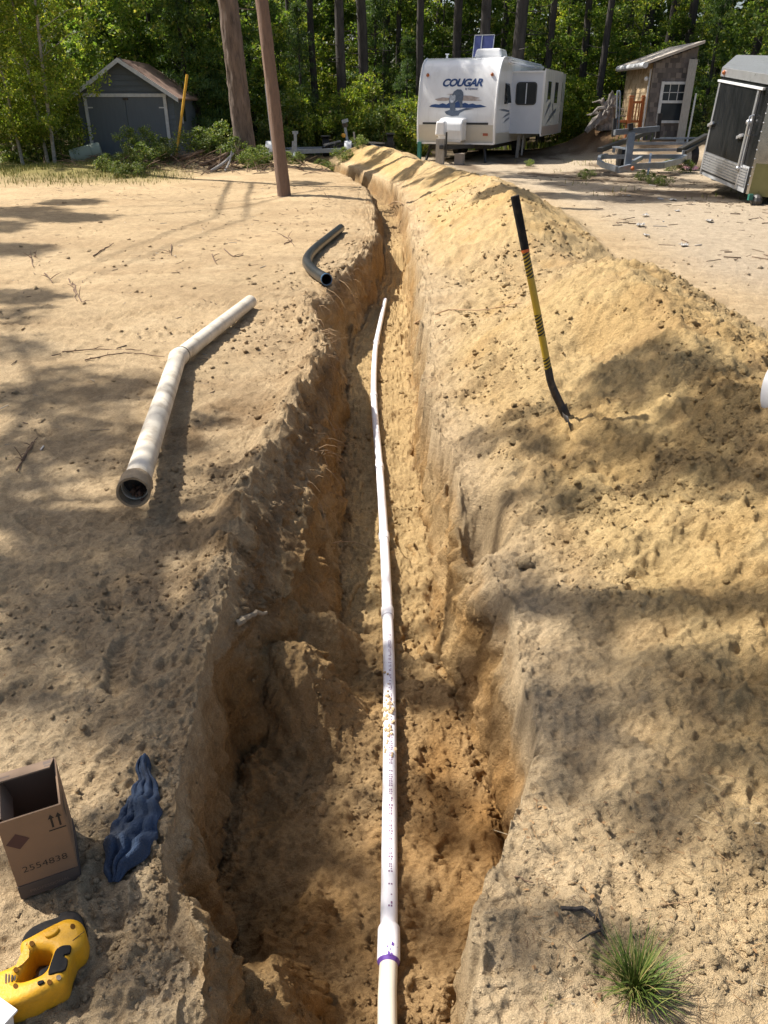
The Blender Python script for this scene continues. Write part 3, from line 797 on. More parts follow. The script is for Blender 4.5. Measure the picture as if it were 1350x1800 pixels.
for u0, u1, v0, v1 in [(W * .80, W * .93, .15, .5), (W * .82, W * .92, .62, .8), (W * .1, W * .25, .5, .65)]:
    MB().add([onflap(u0, v0), onflap(u1, v0), onflap(u1, v1), onflap(u0, v1)], [(0, 1, 2, 3)]).build('flap_print', M_PRINT_GREY, bx_)

# ---- blue rag
LT = [(760, 172), (722, 205), (735, 250), (705, 320), (672, 415), (634, 440), (600, 505), (560, 570), (553, 650), (553, 740), (565, 785)]
RT = [(762, 172), (790, 198), (796, 262), (836, 298), (838, 380), (846, 440), (852, 480), (815, 580), (792, 650), (700, 722), (612, 788)]
def rag():
    nv, nu = 46, 30
    Lp = lerp_path([at_z(p[0] / 3, 1280 + p[1] / 3, .015) for p in LT], nv); Rp = lerp_path([at_z(p[0] / 3, 1280 + p[1] / 3, .015) for p in RT], nv)
    xs, ys, hs = [], [], []
    for j in range(nv):
        v = j / (nv - 1)
        for i in range(nu):
            u = i / (nu - 1); p = Lp[j].lerp(Rp[j], u)
            e = min(u, 1 - u, v * 1.5, (1 - v) * 2) * 2
            edge = min(1, e * 5) ** .6
            f = .014 * edge + .007 * edge * math.sin(u * 9 + v * 7 + 2 * math.sin(v * 9)) + .008 * edge * math.sin(u * 4 - v * 17) + .006 * edge * math.sin(u * 21 + v * 5)
            f += .022 * math.exp(-((v - .45 - .12 * (u - .5)) / .035) ** 2) * edge + .018 * math.exp(-((v - .78 + .15 * (u - .3)) / .05) ** 2) * edge
            f += .012 * math.exp(-((u - .3 - .2 * v) / .06) ** 2) * edge * (v > .35) + .0025 * edge * math.sin(u * 27 - v * 15 + 3 * math.sin(u * 5))
            xs.append(p.x + .004 * math.sin(v * 40)); ys.append(p.y); hs.append(.003 + f)
    z, _ = hfun(np.array(xs), np.array(ys))
    z2, _ = hfun(np.array(xs), np.array(ys), False)
    V = np.stack([xs, ys, np.maximum(z, z2) + np.array(hs)], 1)
    F = [(j * nu + i, j * nu + i + 1, (j + 1) * nu + i + 1, (j + 1) * nu + i) for j in range(nv - 1) for i in range(nu - 1)]
    o = obj('rag', npmesh('rag', V, F, True), M_RAG)
    m = o.modifiers.new('thick', 'SOLIDIFY'); m.thickness = .004; m.offset = -1
    m = o.modifiers.new('soft', 'SUBSURF'); m.levels = 1; m.render_levels = 2
    tag(o, 'crumpled dirty blue cloth rag lying beside the cardboard box', 'rag')
rag()

# ---- yellow cordless saw lying on its side
SAWZ = .012
def sc(pts, z): return [at_z(p[0] / 7.5, 1560 + p[1] / 7.5, z) for p in pts]
o0 = at_z(70, 1700, 0); sg = gz(o0.x, o0.y)
saw = thing('power_saw', 'yellow cordless power saw with black battery lying on the sand', 'power saw', (o0.x, o0.y, sg))
def sloc(pts, z): return [(p.x - o0.x, p.y - o0.y) for p in sc(pts, z)]
def roundpoly(pts, n=3):
    P = [Vector((p[0], p[1], 0)) for p in pts] ; P = P[-1:] + P + P[:2]
    out = []
    for i in range(1, len(P) - 2):
        p0, p1, p2, p3 = P[i - 1], P[i], P[i + 1], P[i + 2]
        for k in range(n):
            t = k / n
            q = 0.5 * ((2 * p1) + (p2 - p0) * t + (2 * p0 - 5 * p1 + 4 * p2 - p3) * t * t + (3 * p1 - p0 - 3 * p2 + p3) * t ** 3)
            out.append((q.x, q.y))
    return out
ZT = .058
M_SCREW = mat('screw_recess', (.10, .045, .008), .85, spec=.1)
outer = [(270, 860), (285, 745), (430, 660), (600, 565), (770, 480), (900, 432), (1030, 448), (1115, 530), (1135, 660), (1090, 800), (985, 890), (945, 990), (905, 1090), (885, 1190), (830, 1290), (650, 1385), (450, 1490), (250, 1570), (0, 1640), (-200, 1690), (-330, 1600), (-330, 1350), (-200, 1220), (0, 1130), (150, 1070), (290, 970)]
hole = [(455, 850), (560, 840), (690, 860), (680, 950), (625, 1100), (560, 1170), (440, 1225), (300, 1265), (255, 1235), (330, 1090), (400, 930)]
me = curve_mesh('shell', [roundpoly(sloc(outer, ZT)), roundpoly(sloc(hole, ZT))], .021, .016, 4)
for v in me.vertices: v.co.z += .037
for p in me.polygons: p.use_smooth = True
me.set_sharp_from_angle(angle=R(50))
shell = obj('shell', me, M_SAW, saw)
batt = [(262, 800), (285, 690), (330, 600), (430, 510), (600, 430), (770, 375), (790, 325), (900, 298), (1000, 312), (1075, 370), (1112, 480), (1120, 560), (900, 500), (600, 640), (330, 800)]
me = curve_mesh('battery', [roundpoly(sloc(batt, ZT - .012), 2)], .016, .006, 2)
for v in me.vertices: v.co.z += .027
for p in me.polygons: p.use_smooth = True
me.set_sharp_from_angle(angle=R(40))
bat = obj('battery', me, M_RUBBER, saw)
def patch(name, pts, z0, th, m, parent, bev=.0015):
    me = curve_mesh(name, [roundpoly(sloc(pts, ZT + .018), 2)], th / 2, bev, 2)
    for v in me.vertices: v.co.z += z0
    return obj(name, me, m, parent)
patch('grip_panel', [(705, 885), (745, 805), (830, 758), (925, 755), (935, 800), (915, 860), (845, 880), (850, 915), (890, 940), (860, 1075), (740, 1115), (635, 1140), (650, 1050)], .0745, .003, M_RUBBER, saw)
patch('trigger', [(490, 1050), (560, 1000), (640, 960), (600, 1110), (560, 1160), (490, 1190)], .045, .03, M_RUBBER, saw, .004)
patch('slide_switch', [(490, 1240), (560, 1215), (580, 1245), (510, 1280)], .0745, .004, M_RUBBER, saw)
for q in range(4):
    patch('vent_slot', [(65 + q * 40, 1135 + 6 * q), (82 + q * 40, 1128 + 6 * q), (80 + q * 38, 1240 - 12 * q), (64 + q * 38, 1250 - 12 * q)], .0742, .0016, M_INK, saw, 0)
for u, v in [(955, 500), (415, 725), (205, 1072), (200, 1285), (770, 1175), (648, 1235)]:
    patch('screw', [(u + 34 * math.cos(t * .785), v + 36 * math.sin(t * .785)) for t in range(8)], .0741, .0016, M_STEEL_DARK if u == 770 else M_SCREW, saw, 0)
patch('raised_rib', [(585, 625), (620, 580), (760, 530), (775, 560), (720, 620), (620, 660)], .0745, .006, M_SAW, saw, .0025)
# seam
mb = MB().tube([Vector((*sloc([p], ZT)[0], .0748)) for p in [(1128, 640), (1050, 700), (975, 760)]], .0007, 6).build('seam', M_INK, saw)

# ---- corner of a white tub at the edge of the picture
wq = at_z(23, 1777, .075); ca_, sa_ = math.cos(R(-28)), math.sin(R(-28))
wc = Vector((wq.x - (.07 * ca_ - .05 * sa_), wq.y - (.07 * sa_ + .05 * ca_), 0))
tub = thing('white_tub', 'white plastic tub corner beside the yellow saw', 'tub', (wc.x, wc.y, gz(wc.x, wc.y) - .004), R(-28))
mb = MB()
def tubring(s, z): return [Vector((x * s, y * s, z)) for x, y in ((-.07, -.05), (.07, -.05), (.07, .05), (-.07, .05))]
rings = [tubring(.86, 0), tubring(1.0, .075), tubring(.95, .075), tubring(.82, .006)]
vs = [v for r_ in rings for v in r_]
fs = [(j * 4 + i, j * 4 + (i + 1) % 4, (j + 1) * 4 + (i + 1) % 4, (j + 1) * 4 + i) for j in range(3) for i in range(4)] + [(12, 13, 14, 15), (3, 2, 1, 0)]
mb.add(vs, fs).build('body', M_WHITE, tub, bevel=.004)
MB().box((0, 0, .072), (.152, .112, .006)).build('rim', M_WHITE, tub, bevel=.002)

# ---- bucket at the right edge, on the flank of the heap
bk = hit(1349, 735)
bu = thing('bucket', 'white plastic bucket lying tipped on the flank of the sand heap', 'bucket', (bk.x + .20, bk.y + .02, bk.z + .10), rot=(R(78), R(18), R(35)))
prof = [(.0, -.18), (.13, -.18), (.135, -.17), (.155, .15), (.165, .155), (.165, .18), (.152, .18), (.125, -.165), (0, -.165)]
vs = []; n = 28
for r_, z in prof:
    for k in range(n): vs.append((r_ * math.cos(2 * math.pi * k / n), r_ * math.sin(2 * math.pi * k / n), z))
fs = [(j * n + k, j * n + (k + 1) % n, (j + 1) * n + (k + 1) % n, (j + 1) * n + k) for j in range(len(prof) - 1) for k in range(n)]
MB().add(vs, fs).build('body', M_WHITE, bu, True)
mb = MB().tube([(.166 * math.cos(t), .05 + .166 * math.sin(t) * .3, .17 + .12 * math.sin(t)) for t in [math.pi * q / 14 for q in range(15)]], .003, 6).build('handle', M_STEEL_DARK, bu, True)

# ---- grass tuft and smaller sprouts
M_GRASS = island_mat('grass_blade', [(0, (.05, .085, .016)), (.5, (.085, .13, .022)), (.8, (.15, .17, .04)), (1, (.30, .22, .09))], .6)
def tuft(name, label, c, n, hgt, spread, group=None, seed=1):
    rr_ = random.Random(seed); mb = MB(); c = Vector(c)
    for k in range(n):
        a = rr_.uniform(0, 6.283); r0 = abs(rr_.gauss(0, spread * .22)); L = hgt * rr_.uniform(.45, 1.1); lean = rr_.uniform(.15, 1.15) * spread
        a2 = a + rr_.gauss(0, .5); dx, dy = math.cos(a2), math.sin(a2); w = rr_.uniform(.0009, .0019) * (hgt / .14) ** .5
        pts = []
        for q in range(6):
            t = q / 5
            pts.append(Vector((r0 * math.cos(a) + dx * lean * t ** 1.7, r0 * math.sin(a) + dy * lean * t ** 1.7, -.01 + L * (t - .28 * lean / spread * t * t))))
        e = Vector((-dy, dx, 0)); vs = []
        for q, p in enumerate(pts):
            ww = w * (1 - (q / 5) ** 2 * .95); vs += [p - e * ww, p + e * ww]
        mb.add(vs, [(2 * q, 2 * q + 1, 2 * q + 3, 2 * q + 2) for q in range(5)])
    o = mb.build(name, M_GRASS, None)
    o.location = c
    return tag(o, label, 'grass', group)
tc_ = hit(1115, 1740); tuft('grass_tuft', 'bushy tuft of long green grass growing on bare sand', tc_, 360, .13, .09, seed=3)
p = hit(960, 1762); tuft('grass_sprout', 'tiny green sprout in the sand near the big grass tuft', p, 22, .03, .02, seed=4)

# ---- twigs, sticks and roots
def stick(name, label, pxs, rad, m, dz=.004, cat='twig', group=None, air=0.0, branch=0, seed=0):
    rr_ = random.Random(seed or int(pxs[0][0])); P = []
    for i, q in enumerate(pxs):
        g = hit(q[0], q[1]); P.append(g + Vector((0, 0, dz + rad * .6 + air * math.sin(math.pi * i / max(1, len(pxs) - 1)))))
    b = P[0].copy(); S = smooth_pts([p - b for p in P], 5) if len(P) > 2 else lerp_path([p - b for p in P], 5)
    S = [p + Vector((rr_.gauss(0, rad * .5), rr_.gauss(0, rad * .5), rr_.gauss(0, rad * .3))) for p in S]
    mb = MB().tube(S, [rad * (1 - .6 * i / len(S)) for i in range(len(S))], 7)
    for k in range(branch):
        p = S[rr_.randrange(1, len(S) - 1)]; d = Vector((rr_.gauss(0, 1), rr_.gauss(0, 1), rr_.uniform(.1, .8))).normalized() * rr_.uniform(6, 18) * rad
        mb.tube([p, p + d * .5 + Vector((0, 0, rad)), p + d], [rad * .55, rad * .45, rad * .2], 5)
    o = mb.build(name, m, None, True); o.location = b
    return tag(o, label, cat, group)
stick('stick', 'crooked charred stick lying on sand above the grass tuft', [(984, 1598), (1030, 1606), (1050, 1622), (1056, 1642), (1068, 1658)], .0055, M_BARKY, cat='stick', branch=2)
stick('twig', 'short grey twig on the sand beside the trench rim', [(904, 1545), (938, 1556)], .0025, M_TWIG, branch=0)
stick('twig', 'reddish pine needle bundle on sunlit sand', [(1160, 1592), (1200, 1588), (1226, 1586)], .0016, M_ROOT, branch=3)
stick('root', 'long pale root trailing across the spoil beyond the shovel', [(728, 572), (770, 553), (800, 547), (850, 549), (890, 540), (918, 536)], .007, M_ROOT, cat='root', dz=.006)
stick('root', 'thin pale root hanging at the right trench rim', [(736, 628), (750, 615), (772, 604), (790, 596)], .005, M_ROOT, cat='root')
stick('twig', 'red-brown twig stuck across the far end of the trench', [(683, 362), (700, 366), (722, 371)], .012, M_ROOT, cat='twig', air=.1)
GW = 'twigs scattered on the packed sand left of the trench'
tw = [[(165, 452), (182, 440), (200, 430)], [(53, 452), (60, 472)], [(60, 453), (66, 454)], [(80, 482), (92, 498)], [(121, 492), (130, 512), (134, 530)], [(300, 432), (302, 450)], [(372, 448), (380, 465)], [(497, 416), (507, 421), (517, 433)],
      [(500, 430), (512, 424), (506, 416)], [(561, 328), (570, 340), (579, 352)], [(110, 620), (180, 616), (250, 618)], [(150, 635), (220, 622), (290, 630)], [(30, 830), (48, 800), (62, 775)], [(40, 812), (50, 790), (66, 772)], [(130, 500), (140, 528), (150, 533)], [(395, 440), (410, 452), (428, 450)]]
for i, q in enumerate(tw):
    near = q[0][1] > 560
    stick('twig', 'thin dry brown twig lying on the packed sand left of the trench', q, .005 if near else .008, M_TWIG, group=GW, branch=2, seed=50 + i)
stick('root', 'thin dark root crossing the trench floor under the pipe', [(580, 958), (620, 960), (665, 972)], .003, M_ROOT, cat='root', air=.02)
stick('bark_slab', 'flat grey slab of broken wood sticking from the left bank', [(418, 1108), (440, 1095), (462, 1086)], .014, mat('grey_wood_chip', (.30, .24, .16), .95, var=.3, scale=20), cat='wood', dz=.015)
random.seed(21)
# rootlets hanging from the cut left bank
mb = MB()
for k in range(160):
    y = random.uniform(3.4, 9.5); x = float(I(y, T_IL)) + random.gauss(.0, .03)
    z = h1(x, y) + .01; p = Vector((x, y, z)); d = Vector((random.uniform(.02, .16), random.gauss(0, .07), random.uniform(-.16, .05)))
    r_ = random.uniform(.0012, .0028)
    mb.tube([p - d * .3, p + d * .4 + Vector((0, 0, .02)), p + d * .8, p + d * 1.1 - Vector((0, random.gauss(0, .02), .05))], [r_, r_ * .8, r_ * .6, r_ * .3], 4)
for k in range(60):
    y = random.uniform(4.3, 8.5); x = float(I(y, T_FR)) + random.gauss(.03, .02)
    p = Vector((x, y, h1(x, y))); d = Vector((-random.uniform(.02, .12), random.gauss(0, .07), random.uniform(-.1, .06))); r_ = random.uniform(.001, .0022)
    mb.tube([p - d * .3, p + d * .5, p + d - Vector((0, 0, .04))], [r_, r_ * .8, r_ * .4], 4)
tag(mb.build('rootlets', M_ROOT, None), 'fine rootlets hanging out of the cut trench walls', 'roots', None, 'stuff')
# pine needles and bits of bark in the near sand
mb = MB()
for k in range(1500):
    right_ = random.random() < .62
    if right_: x, y = random.uniform(.3, 1.4), random.uniform(.8, 1.45) ** 1.0
    else: x, y = random.uniform(-1.4, -.5), random.uniform(.85, 3.0)
    z = h1(x, y) + .003; a = random.uniform(0, 6.28); L = random.uniform(.012, .04); w = random.uniform(.0005, .0009)
    if random.random() < .12: L *= .35; w = random.uniform(.002, .005)
    d = Vector((math.cos(a), math.sin(a), random.gauss(0, .18))) * L; e = Vector((-d.y, d.x, 0)).normalized() * w; p = Vector((x, y, z))
    mb.add([p - e, p + e, p + d + e * .6, p + d - e * .6], [(0, 1, 2, 3)])
tag(mb.build('needle_litter', island_mat('needle_litter', [(0, (.10, .06, .035)), (.4, (.22, .13, .06)), (.7, (.33, .20, .09)), (.9, (.06, .05, .04)), (1, (.4, .33, .22))]), None), 'dead pine needles and bark flakes scattered over the near sand', 'needles', None, 'stuff')
# ================================================================ structures and vehicles at the back of the clearing
M_RVW = mat('white_gelcoat', (.80, .80, .80), .22, var=.03, scale=2, dirt=(.52, .50, .46), dirt_amt=.35, dirt_scale=1.6, stretch=(2, 2, .5), coat=.3)
M_RVB = mat('beige_gelcoat', (.56, .52, .44), .3, var=.04, scale=2, dirt=(.36, .32, .27), dirt_amt=.3, dirt_scale=2)
M_RVG = mat('pale_grey_panel', (.62, .65, .70), .35, var=.03)
M_CHAR = mat('charcoal_strip', (.03, .031, .034), .45)
M_GLASS = glass_dark('dark_window_glass')
M_AMBER = mat('amber_lens', (.38, .11, .03), .3)
M_RED = mat('red_lens', (.35, .09, .05), .3)
M_NAVY = mat('navy_decal', (.02, .055, .17), .4, var=.1)
M_SLATE = mat('slate_decal', (.10, .125, .17), .4, var=.3, scale=14)
M_TAUPE = mat('taupe_decal', (.36, .30, .27), .4, var=.25, scale=12)
M_GALV = mat('galvanised_steel', (.30, .34, .39), .42, metal=.55, var=.2, scale=9, dirt=(.24, .2, .16), dirt_amt=.35)
M_TYRE = mat('tyre_rubber', (.02, .02, .021), .85, var=.3, scale=20, dirt=(.12, .1, .08), dirt_amt=.4)
M_FRAME = mat('black_steel_frame', (.025, .025, .026), .5, var=.3, dirt=(.1, .075, .05), dirt_amt=.4)
M_WOODG = mat('weathered_grey_wood', (.34, .32, .29), .9, var=.25, scale=8, bump=.4, bscale=30, stretch=(6, 6, .8))
M_SHEDP = mat('slate_grey_siding', (.105, .125, .14), .75, var=.14, scale=5, bump=.2, bscale=25, stretch=(.6, 1, 4))
M_SHEDD = mat('slate_grey_door', (.115, .135, .155), .7, var=.10, scale=4, stretch=(3, 1, .6))
M_TRIM = mat('chalky_white_trim', (.56, .57, .57), .75, var=.15, scale=9, dirt=(.3, .3, .29), dirt_amt=.4)
M_ROOF = mat('rusty_brown_roofing', (.20, .12, .085), .85, var=.3, scale=6, bump=.3)
M_SHING_SHADE = island_mat('shaded_dark_shingle', [(0, (.085, .075, .07)), (.5, (.15, .13, .12)), (1, (.22, .19, .165))], .9)  # front wall: its shade is put into the shingle colour
M_SHING_LIT = island_mat('sunlit_tan_shingle', [(0, (.36, .25, .14)), (.5, (.50, .37, .22)), (1, (.58, .45, .29))], .9)  # left wall of the same shack, sunlight put into the colour
M_ORWOOD = mat('orange_stained_wood', (.42, .13, .035), .7, var=.2, scale=8, stretch=(5, 5, 1))
M_ALU = mat('bright_aluminium', (.62, .63, .65), .3, metal=.75, var=.1, scale=12, dirt=(.35, .31, .26), dirt_amt=.3)
M_BLKPAINT = mat('glossy_black_panel', (.010, .011, .012), .22, var=.3, spec=.3, scale=3, dirt=(.06, .056, .05), dirt_amt=.2, dirt_scale=3, stretch=(2, 2, .5))
M_CHROME = mat('polished_nose_cap', (.5, .5, .5), .14, metal=.95, var=.06, scale=3)

# ---- travel trailer
YAW = R(-20)
rv = thing('travel_trailer', 'white travel trailer with an open slide-out parked at the wood edge', 'camper', (2.16, 25.9, 0), YAW)
RW, ZB, ZT_ = 1.2, .50, 2.80
PROF = [(0.02, ZB), (-.015, .75), (-.03, 1.0), (-.02, 1.3), (.03, 1.65), (.11, 2.0), (.21, 2.3), (.33, 2.52), (.48, 2.67), (.68, 2.76), (.95, ZT_)]
SP = smooth_pts([(0, a, z) for a, z in PROF], 4)
def rvfront(x, z, off=.004):
    for a, b in zip(SP, SP[1:]):
        if a.z <= z <= b.z:
            t = (z - a.z) / max(b.z - a.z, 1e-6); y = a.y + (b.y - a.y) * t
            n = Vector((0, -(b.z - a.z), (b.y - a.y))).normalized()
            return Vector((x, y, z)) + n * off
    return Vector((x, 0, z))
LRV = 7.4
sec = [(p.y, p.z) for p in SP] + [(LRV - .25, ZT_), (LRV, ZT_ - .2), (LRV, ZB)]
def rvshell(x0, x1, name, m, cut=None):
    mb = MB(); n = len(sec); vs = [(x0, a, z) for a, z in sec] + [(x1, a, z) for a, z in sec]
    mb.add(vs, [(i, (i + 1) % n, n + (i + 1) % n, n + i) for i in range(n)] + [tuple(range(n - 1, -1, -1)), tuple(range(n, 2 * n))])
    return mb.build(name, m, rv, True)
body = rvshell(-RW, RW, 'body', M_RVW)
# lower beige skirt on front, corner mouldings, charcoal strip
def strip(name, x0, x1, z0, z1, m, parent, off=.004, nx=10, nz=6):
    mb = MB(); vs = [rvfront(x0 + (x1 - x0) * i / nx, z0 + (z1 - z0) * j / nz, off) for j in range(nz + 1) for i in range(nx + 1)]
    mb.add(vs, [(j * (nx + 1) + i, j * (nx + 1) + i + 1, (j + 1) * (nx + 1) + i + 1, (j + 1) * (nx + 1) + i) for j in range(nz) for i in range(nx)])
    return mb.build(name, m, parent, True)
strip('lower_panel', -RW + .05, RW - .05, ZB + .03, 1.02, M_RVB, body, .005)
for s in (-1, 1):
    MB().tube([rvfront(s * (RW - .012), z, .0) for z in [ZB + .01, .7, .9, 1.1, 1.3, 1.5, 1.7, 1.9, 2.1, 2.3, 2.5, 2.6, 2.68, 2.74, 2.78]], .032, 8).build('corner_moulding', M_RVW, rv, True)
strip('trim_strip', -1.03, 1.0, 1.03, 1.085, M_CHAR, body, .018)
MB().box((0, -.03, ZB + .02), (2.4, .05, .05)).build('bottom_rail', M_RVW, rv)
for s in (-1, 1):
    p = rvfront(s * .98, 2.33, .02); MB().sphere(p, .05, 10, 6, (1, .8, 1.0)).build('marker_light', M_AMBER, rv, True)
p = rvfront(.93, .77, .012); MB().box(p, (.15, .02, .07)).build('reflector', M_RED, rv)
# lettering and emblem
def dec(me, x, z, off=.007): return remap(me, lambda q: rvfront(x + q.x, z + q.y, off))
obj('lettering', dec(text_mesh('lettering', 'COUGAR', .27, .28, .011, 0, 1.12, .92), .1, 2.12), M_NAVY, body)
obj('lettering', dec(text_mesh('lettering', 'by Keystone', .075, .28, .002, 0, 1.0), .40, 1.97), M_NAVY, body)
em = bpy.data.objects.new('emblem', None); COL.objects.link(em); em.parent = body
def poly(name, pts, m, off, sub=1):
    me = curve_mesh(name, [pts], 0, 0)
    return obj(name, dec(me, 0, 0, off), m, em)
random.seed(4)
mx_ = [(-.85, 1.50)]
for k in range(14):
    x = -.78 + k * .115; mx_.append((x, 1.515 + .03 + (.10 if k % 2 else .03) * random.uniform(.6, 1.2) * math.sin(math.pi * min(1, max(.12, (k + 1) / 15)))))
mx_ += [(.92, 1.50), (.6, 1.47), (.2, 1.475), (-.3, 1.465), (-.6, 1.475)]
poly('mountain_range', mx_, M_NAVY, .007)
for pts in ([(-.7, 1.70), (-.45, 1.75), (-.2, 1.73), (-.12, 1.68), (-.35, 1.655), (-.6, 1.66)], [(.12, 1.80), (.4, 1.79), (.7, 1.73), (.55, 1.70), (.78, 1.67), (.45, 1.655), (.15, 1.66)], [(-.35, 1.83), (-.05, 1.85), (-.1, 1.81)]):
    poly('cloud_band', pts, M_TAUPE, .009)
cat_back = [(-.17, 1.80), (-.12, 1.90), (-.02, 1.955), (.10, 1.95), (.17, 1.88), (.19, 1.76), (.17, 1.62), (.19, 1.50), (.12, 1.46), (.09, 1.60), (.02, 1.66), (-.05, 1.62), (-.04, 1.50), (-.02, 1.42), (-.12, 1.38), (-.2, 1.40), (-.2, 1.55), (-.24, 1.62), (-.25, 1.74)]
poly('animal_figure', cat_back, M_SLATE, .011)
poly('animal_head', [(-.24, 1.80), (-.2, 1.82), (-.14, 1.79), (-.08, 1.82), (-.05, 1.78), (-.06, 1.68), (-.11, 1.61), (-.18, 1.60), (-.23, 1.67)], mat('grey_decal', (.38, .41, .46), .4, var=.35, scale=25), .013)
poly('animal_muzzle', [(-.2, 1.67), (-.11, 1.67), (-.12, 1.62), (-.16, 1.605), (-.19, 1.625)], M_RVG, .014)
poly('rock_ledge', [(-.36, 1.37), (-.2, 1.42), (.05, 1.40), (.3, 1.47), (.55, 1.45), (.25, 1.40), (.12, 1.34), (.08, 1.27), (-.12, 1.25), (-.3, 1.30)], M_SLATE, .010)
# roof gear
ac = MB().box((.62, 1.5, ZT_ + .12), (.85, .95, .24), tap=.86).build('air_conditioner', M_RVW, rv, bevel=.06, seg=3)
sol = MB().box((-.05, 3.2, ZT_ + .42), (.62, .035, .62), rot=(R(-18), 0, 0)).build('solar_panel', mat('solar_cells', (.05, .06, .16), .18, var=.15, scale=12), rv)
fr_s = MB()
for a, b in (((-.37, 3.09, ZT_ + .1), (-.37, 3.29, ZT_ + .73)), ((.27, 3.09, ZT_ + .1), (.27, 3.29, ZT_ + .73)), ((-.37, 3.285, ZT_ + .73), (.27, 3.285, ZT_ + .73)), ((-.12, 3.085, ZT_ + .13), (-.12, 3.27, ZT_ + .73))): fr_s.bar(a, b, .025)
fr_s.build('frame', M_ALU, sol)
MB().tube([(-.8, 1.6, ZT_), (-.8, 1.6, ZT_ + .12)], .03, 8).tube([(-.8, 1.6, ZT_ + .12), (-.8, 1.6, ZT_ + .15)], .06, 8).build('roof_vent', M_RVG, rv)
MB().box((RW - .03, LRV / 2 + .2, ZT_ + .012), (.1, LRV - 1.4, .03)).build('gutter', M_RVG, rv)
MB().tube([(RW + .06, 1.2, ZT_ - .08), (RW + .06, 7.0, ZT_ - .08)], .055, 10).build('awning_roll', M_RVW, rv, True)
# near side wall graphics and window
mb = MB()
for z0, z1, y0, y1 in ((1.42, 1.36, .3, 1.9), (1.18, 1.30, .9, 1.95), (1.05, 1.18, 1.1, 1.95)):
    mb.add([(RW + .004, y0, z0), (RW + .004, y1, z1 - .02), (RW + .004, y1, z1 + .04), (RW + .004, (y0 + y1) / 2, (z0 + z1) / 2 + .05)], [(0, 1, 2, 3)])
mb.build('side_stripes', M_SLATE, body)
MB().box((RW + .003, 1.1, .66), (.006, 1.9, .28)).build('lower_panel', M_RVB, body)
sw = MB().box((RW + .006, 1.35, 1.85), (.012, .55, .55)).build('window', M_GLASS, rv)
MB().prism([(RW + .02, 1.1, 2.12), (RW + .02, 1.6, 2.12), (RW + .10, 1.6, 1.60), (RW + .10, 1.1, 1.60)], (.012, 0, .004)).build('open_pane', M_GLASS, sw)
# slide-outs
so = MB().box((RW + .5, 3.75, 1.60), (1.02, 3.4, 1.72)).build('slide_out', M_RVG, rv)
def rounded(w, h, r=.07, n=4):
    out = []
    for cx, cy, a0 in ((w / 2 - r, h / 2 - r, 0), (-w / 2 + r, h / 2 - r, 90), (-w / 2 + r, -h / 2 + r, 180), (w / 2 - r, -h / 2 + r, 270)):
        for k in range(n + 1): a = R(a0 + 90 * k / n); out.append((cx + r * math.cos(a), cy + r * math.sin(a)))
    return out
def win_front(x, y, z, w, h, parent):
    me = curve_mesh('window', [rounded(w, h)], .012); remap(me, lambda q: Vector((x + q.x, y + q.z, z + q.y))); o = obj('window', me, M_GLASS, parent)
    me = curve_mesh('frame', [rounded(w + .07, h + .07, .1), rounded(w, h)], .018); remap(me, lambda q: Vector((x + q.x, y + q.z, z + q.y))); obj('frame', me, M_CHAR, o)
    MB().box((x, y - .012, z), (.03, .02, h)).build('mullion', M_RVG, o)
    return o
win_front(RW + .47, 2.045, 1.86, .58, .56, so)
MB().box((RW + 1.0, 2.03, 1.60), (.06, .04, 1.74)).build('corner_trim', M_RVW, so)
MB().box((RW + .5, 2.03, 2.45), (1.02, .04, .05)).build('top_trim', M_RVW, so)
side = MB().box((RW + 1.02, 3.75, 1.60), (.03, 3.5, 1.86)).build('side_panel', M_RVW, so)
for yy, zz, w, h in ((2.9, 1.95, .55, .5), (4.3, 1.9, .6, .6)):
    MB().box((RW + 1.042, yy, zz), (.012, w, h)).build('window', M_GLASS, side)
mb = MB()
for k, (y0, z0, y1, z1, w) in enumerate([(2.3, 1.15, 3.4, 1.55, .12), (2.6, .95, 4.6, 1.35, .10), (3.6, 1.6, 4.2, 1.1, .14), (2.4, 1.6, 3.2, 1.75, .08)]):
    mb.add([(RW + 1.039, y0, z0), (RW + 1.039, y1, z1), (RW + 1.039, y1, z1 + w), (RW + 1.039, (y0 + y1) / 2, (z0 + z1) / 2 + w * 1.4)], [(0, 1, 2, 3)])
mb.build('side_stripes', M_SLATE, side)
MB().box((RW + 1.038, 3.75, .82), (.006, 3.4, .26)).build('lower_panel', M_TAUPE, side)
so2 = MB().box((RW + .42, 6.5, 1.6), (.86, 1.5, 1.7)).build('slide_out', M_RVG, rv)
sd2 = MB().box((RW + .86, 6.5, 1.58), (.03, 1.6, 1.9)).build('side_panel', M_RVW, so2)
MB().box((RW + .88, 6.4, 1.95), (.012, .4, .6)).build('window', M_GLASS, sd2)
MB().box((RW + .88, 6.4, 1.15), (.012, .4, .35)).build('window', M_GLASS, sd2)
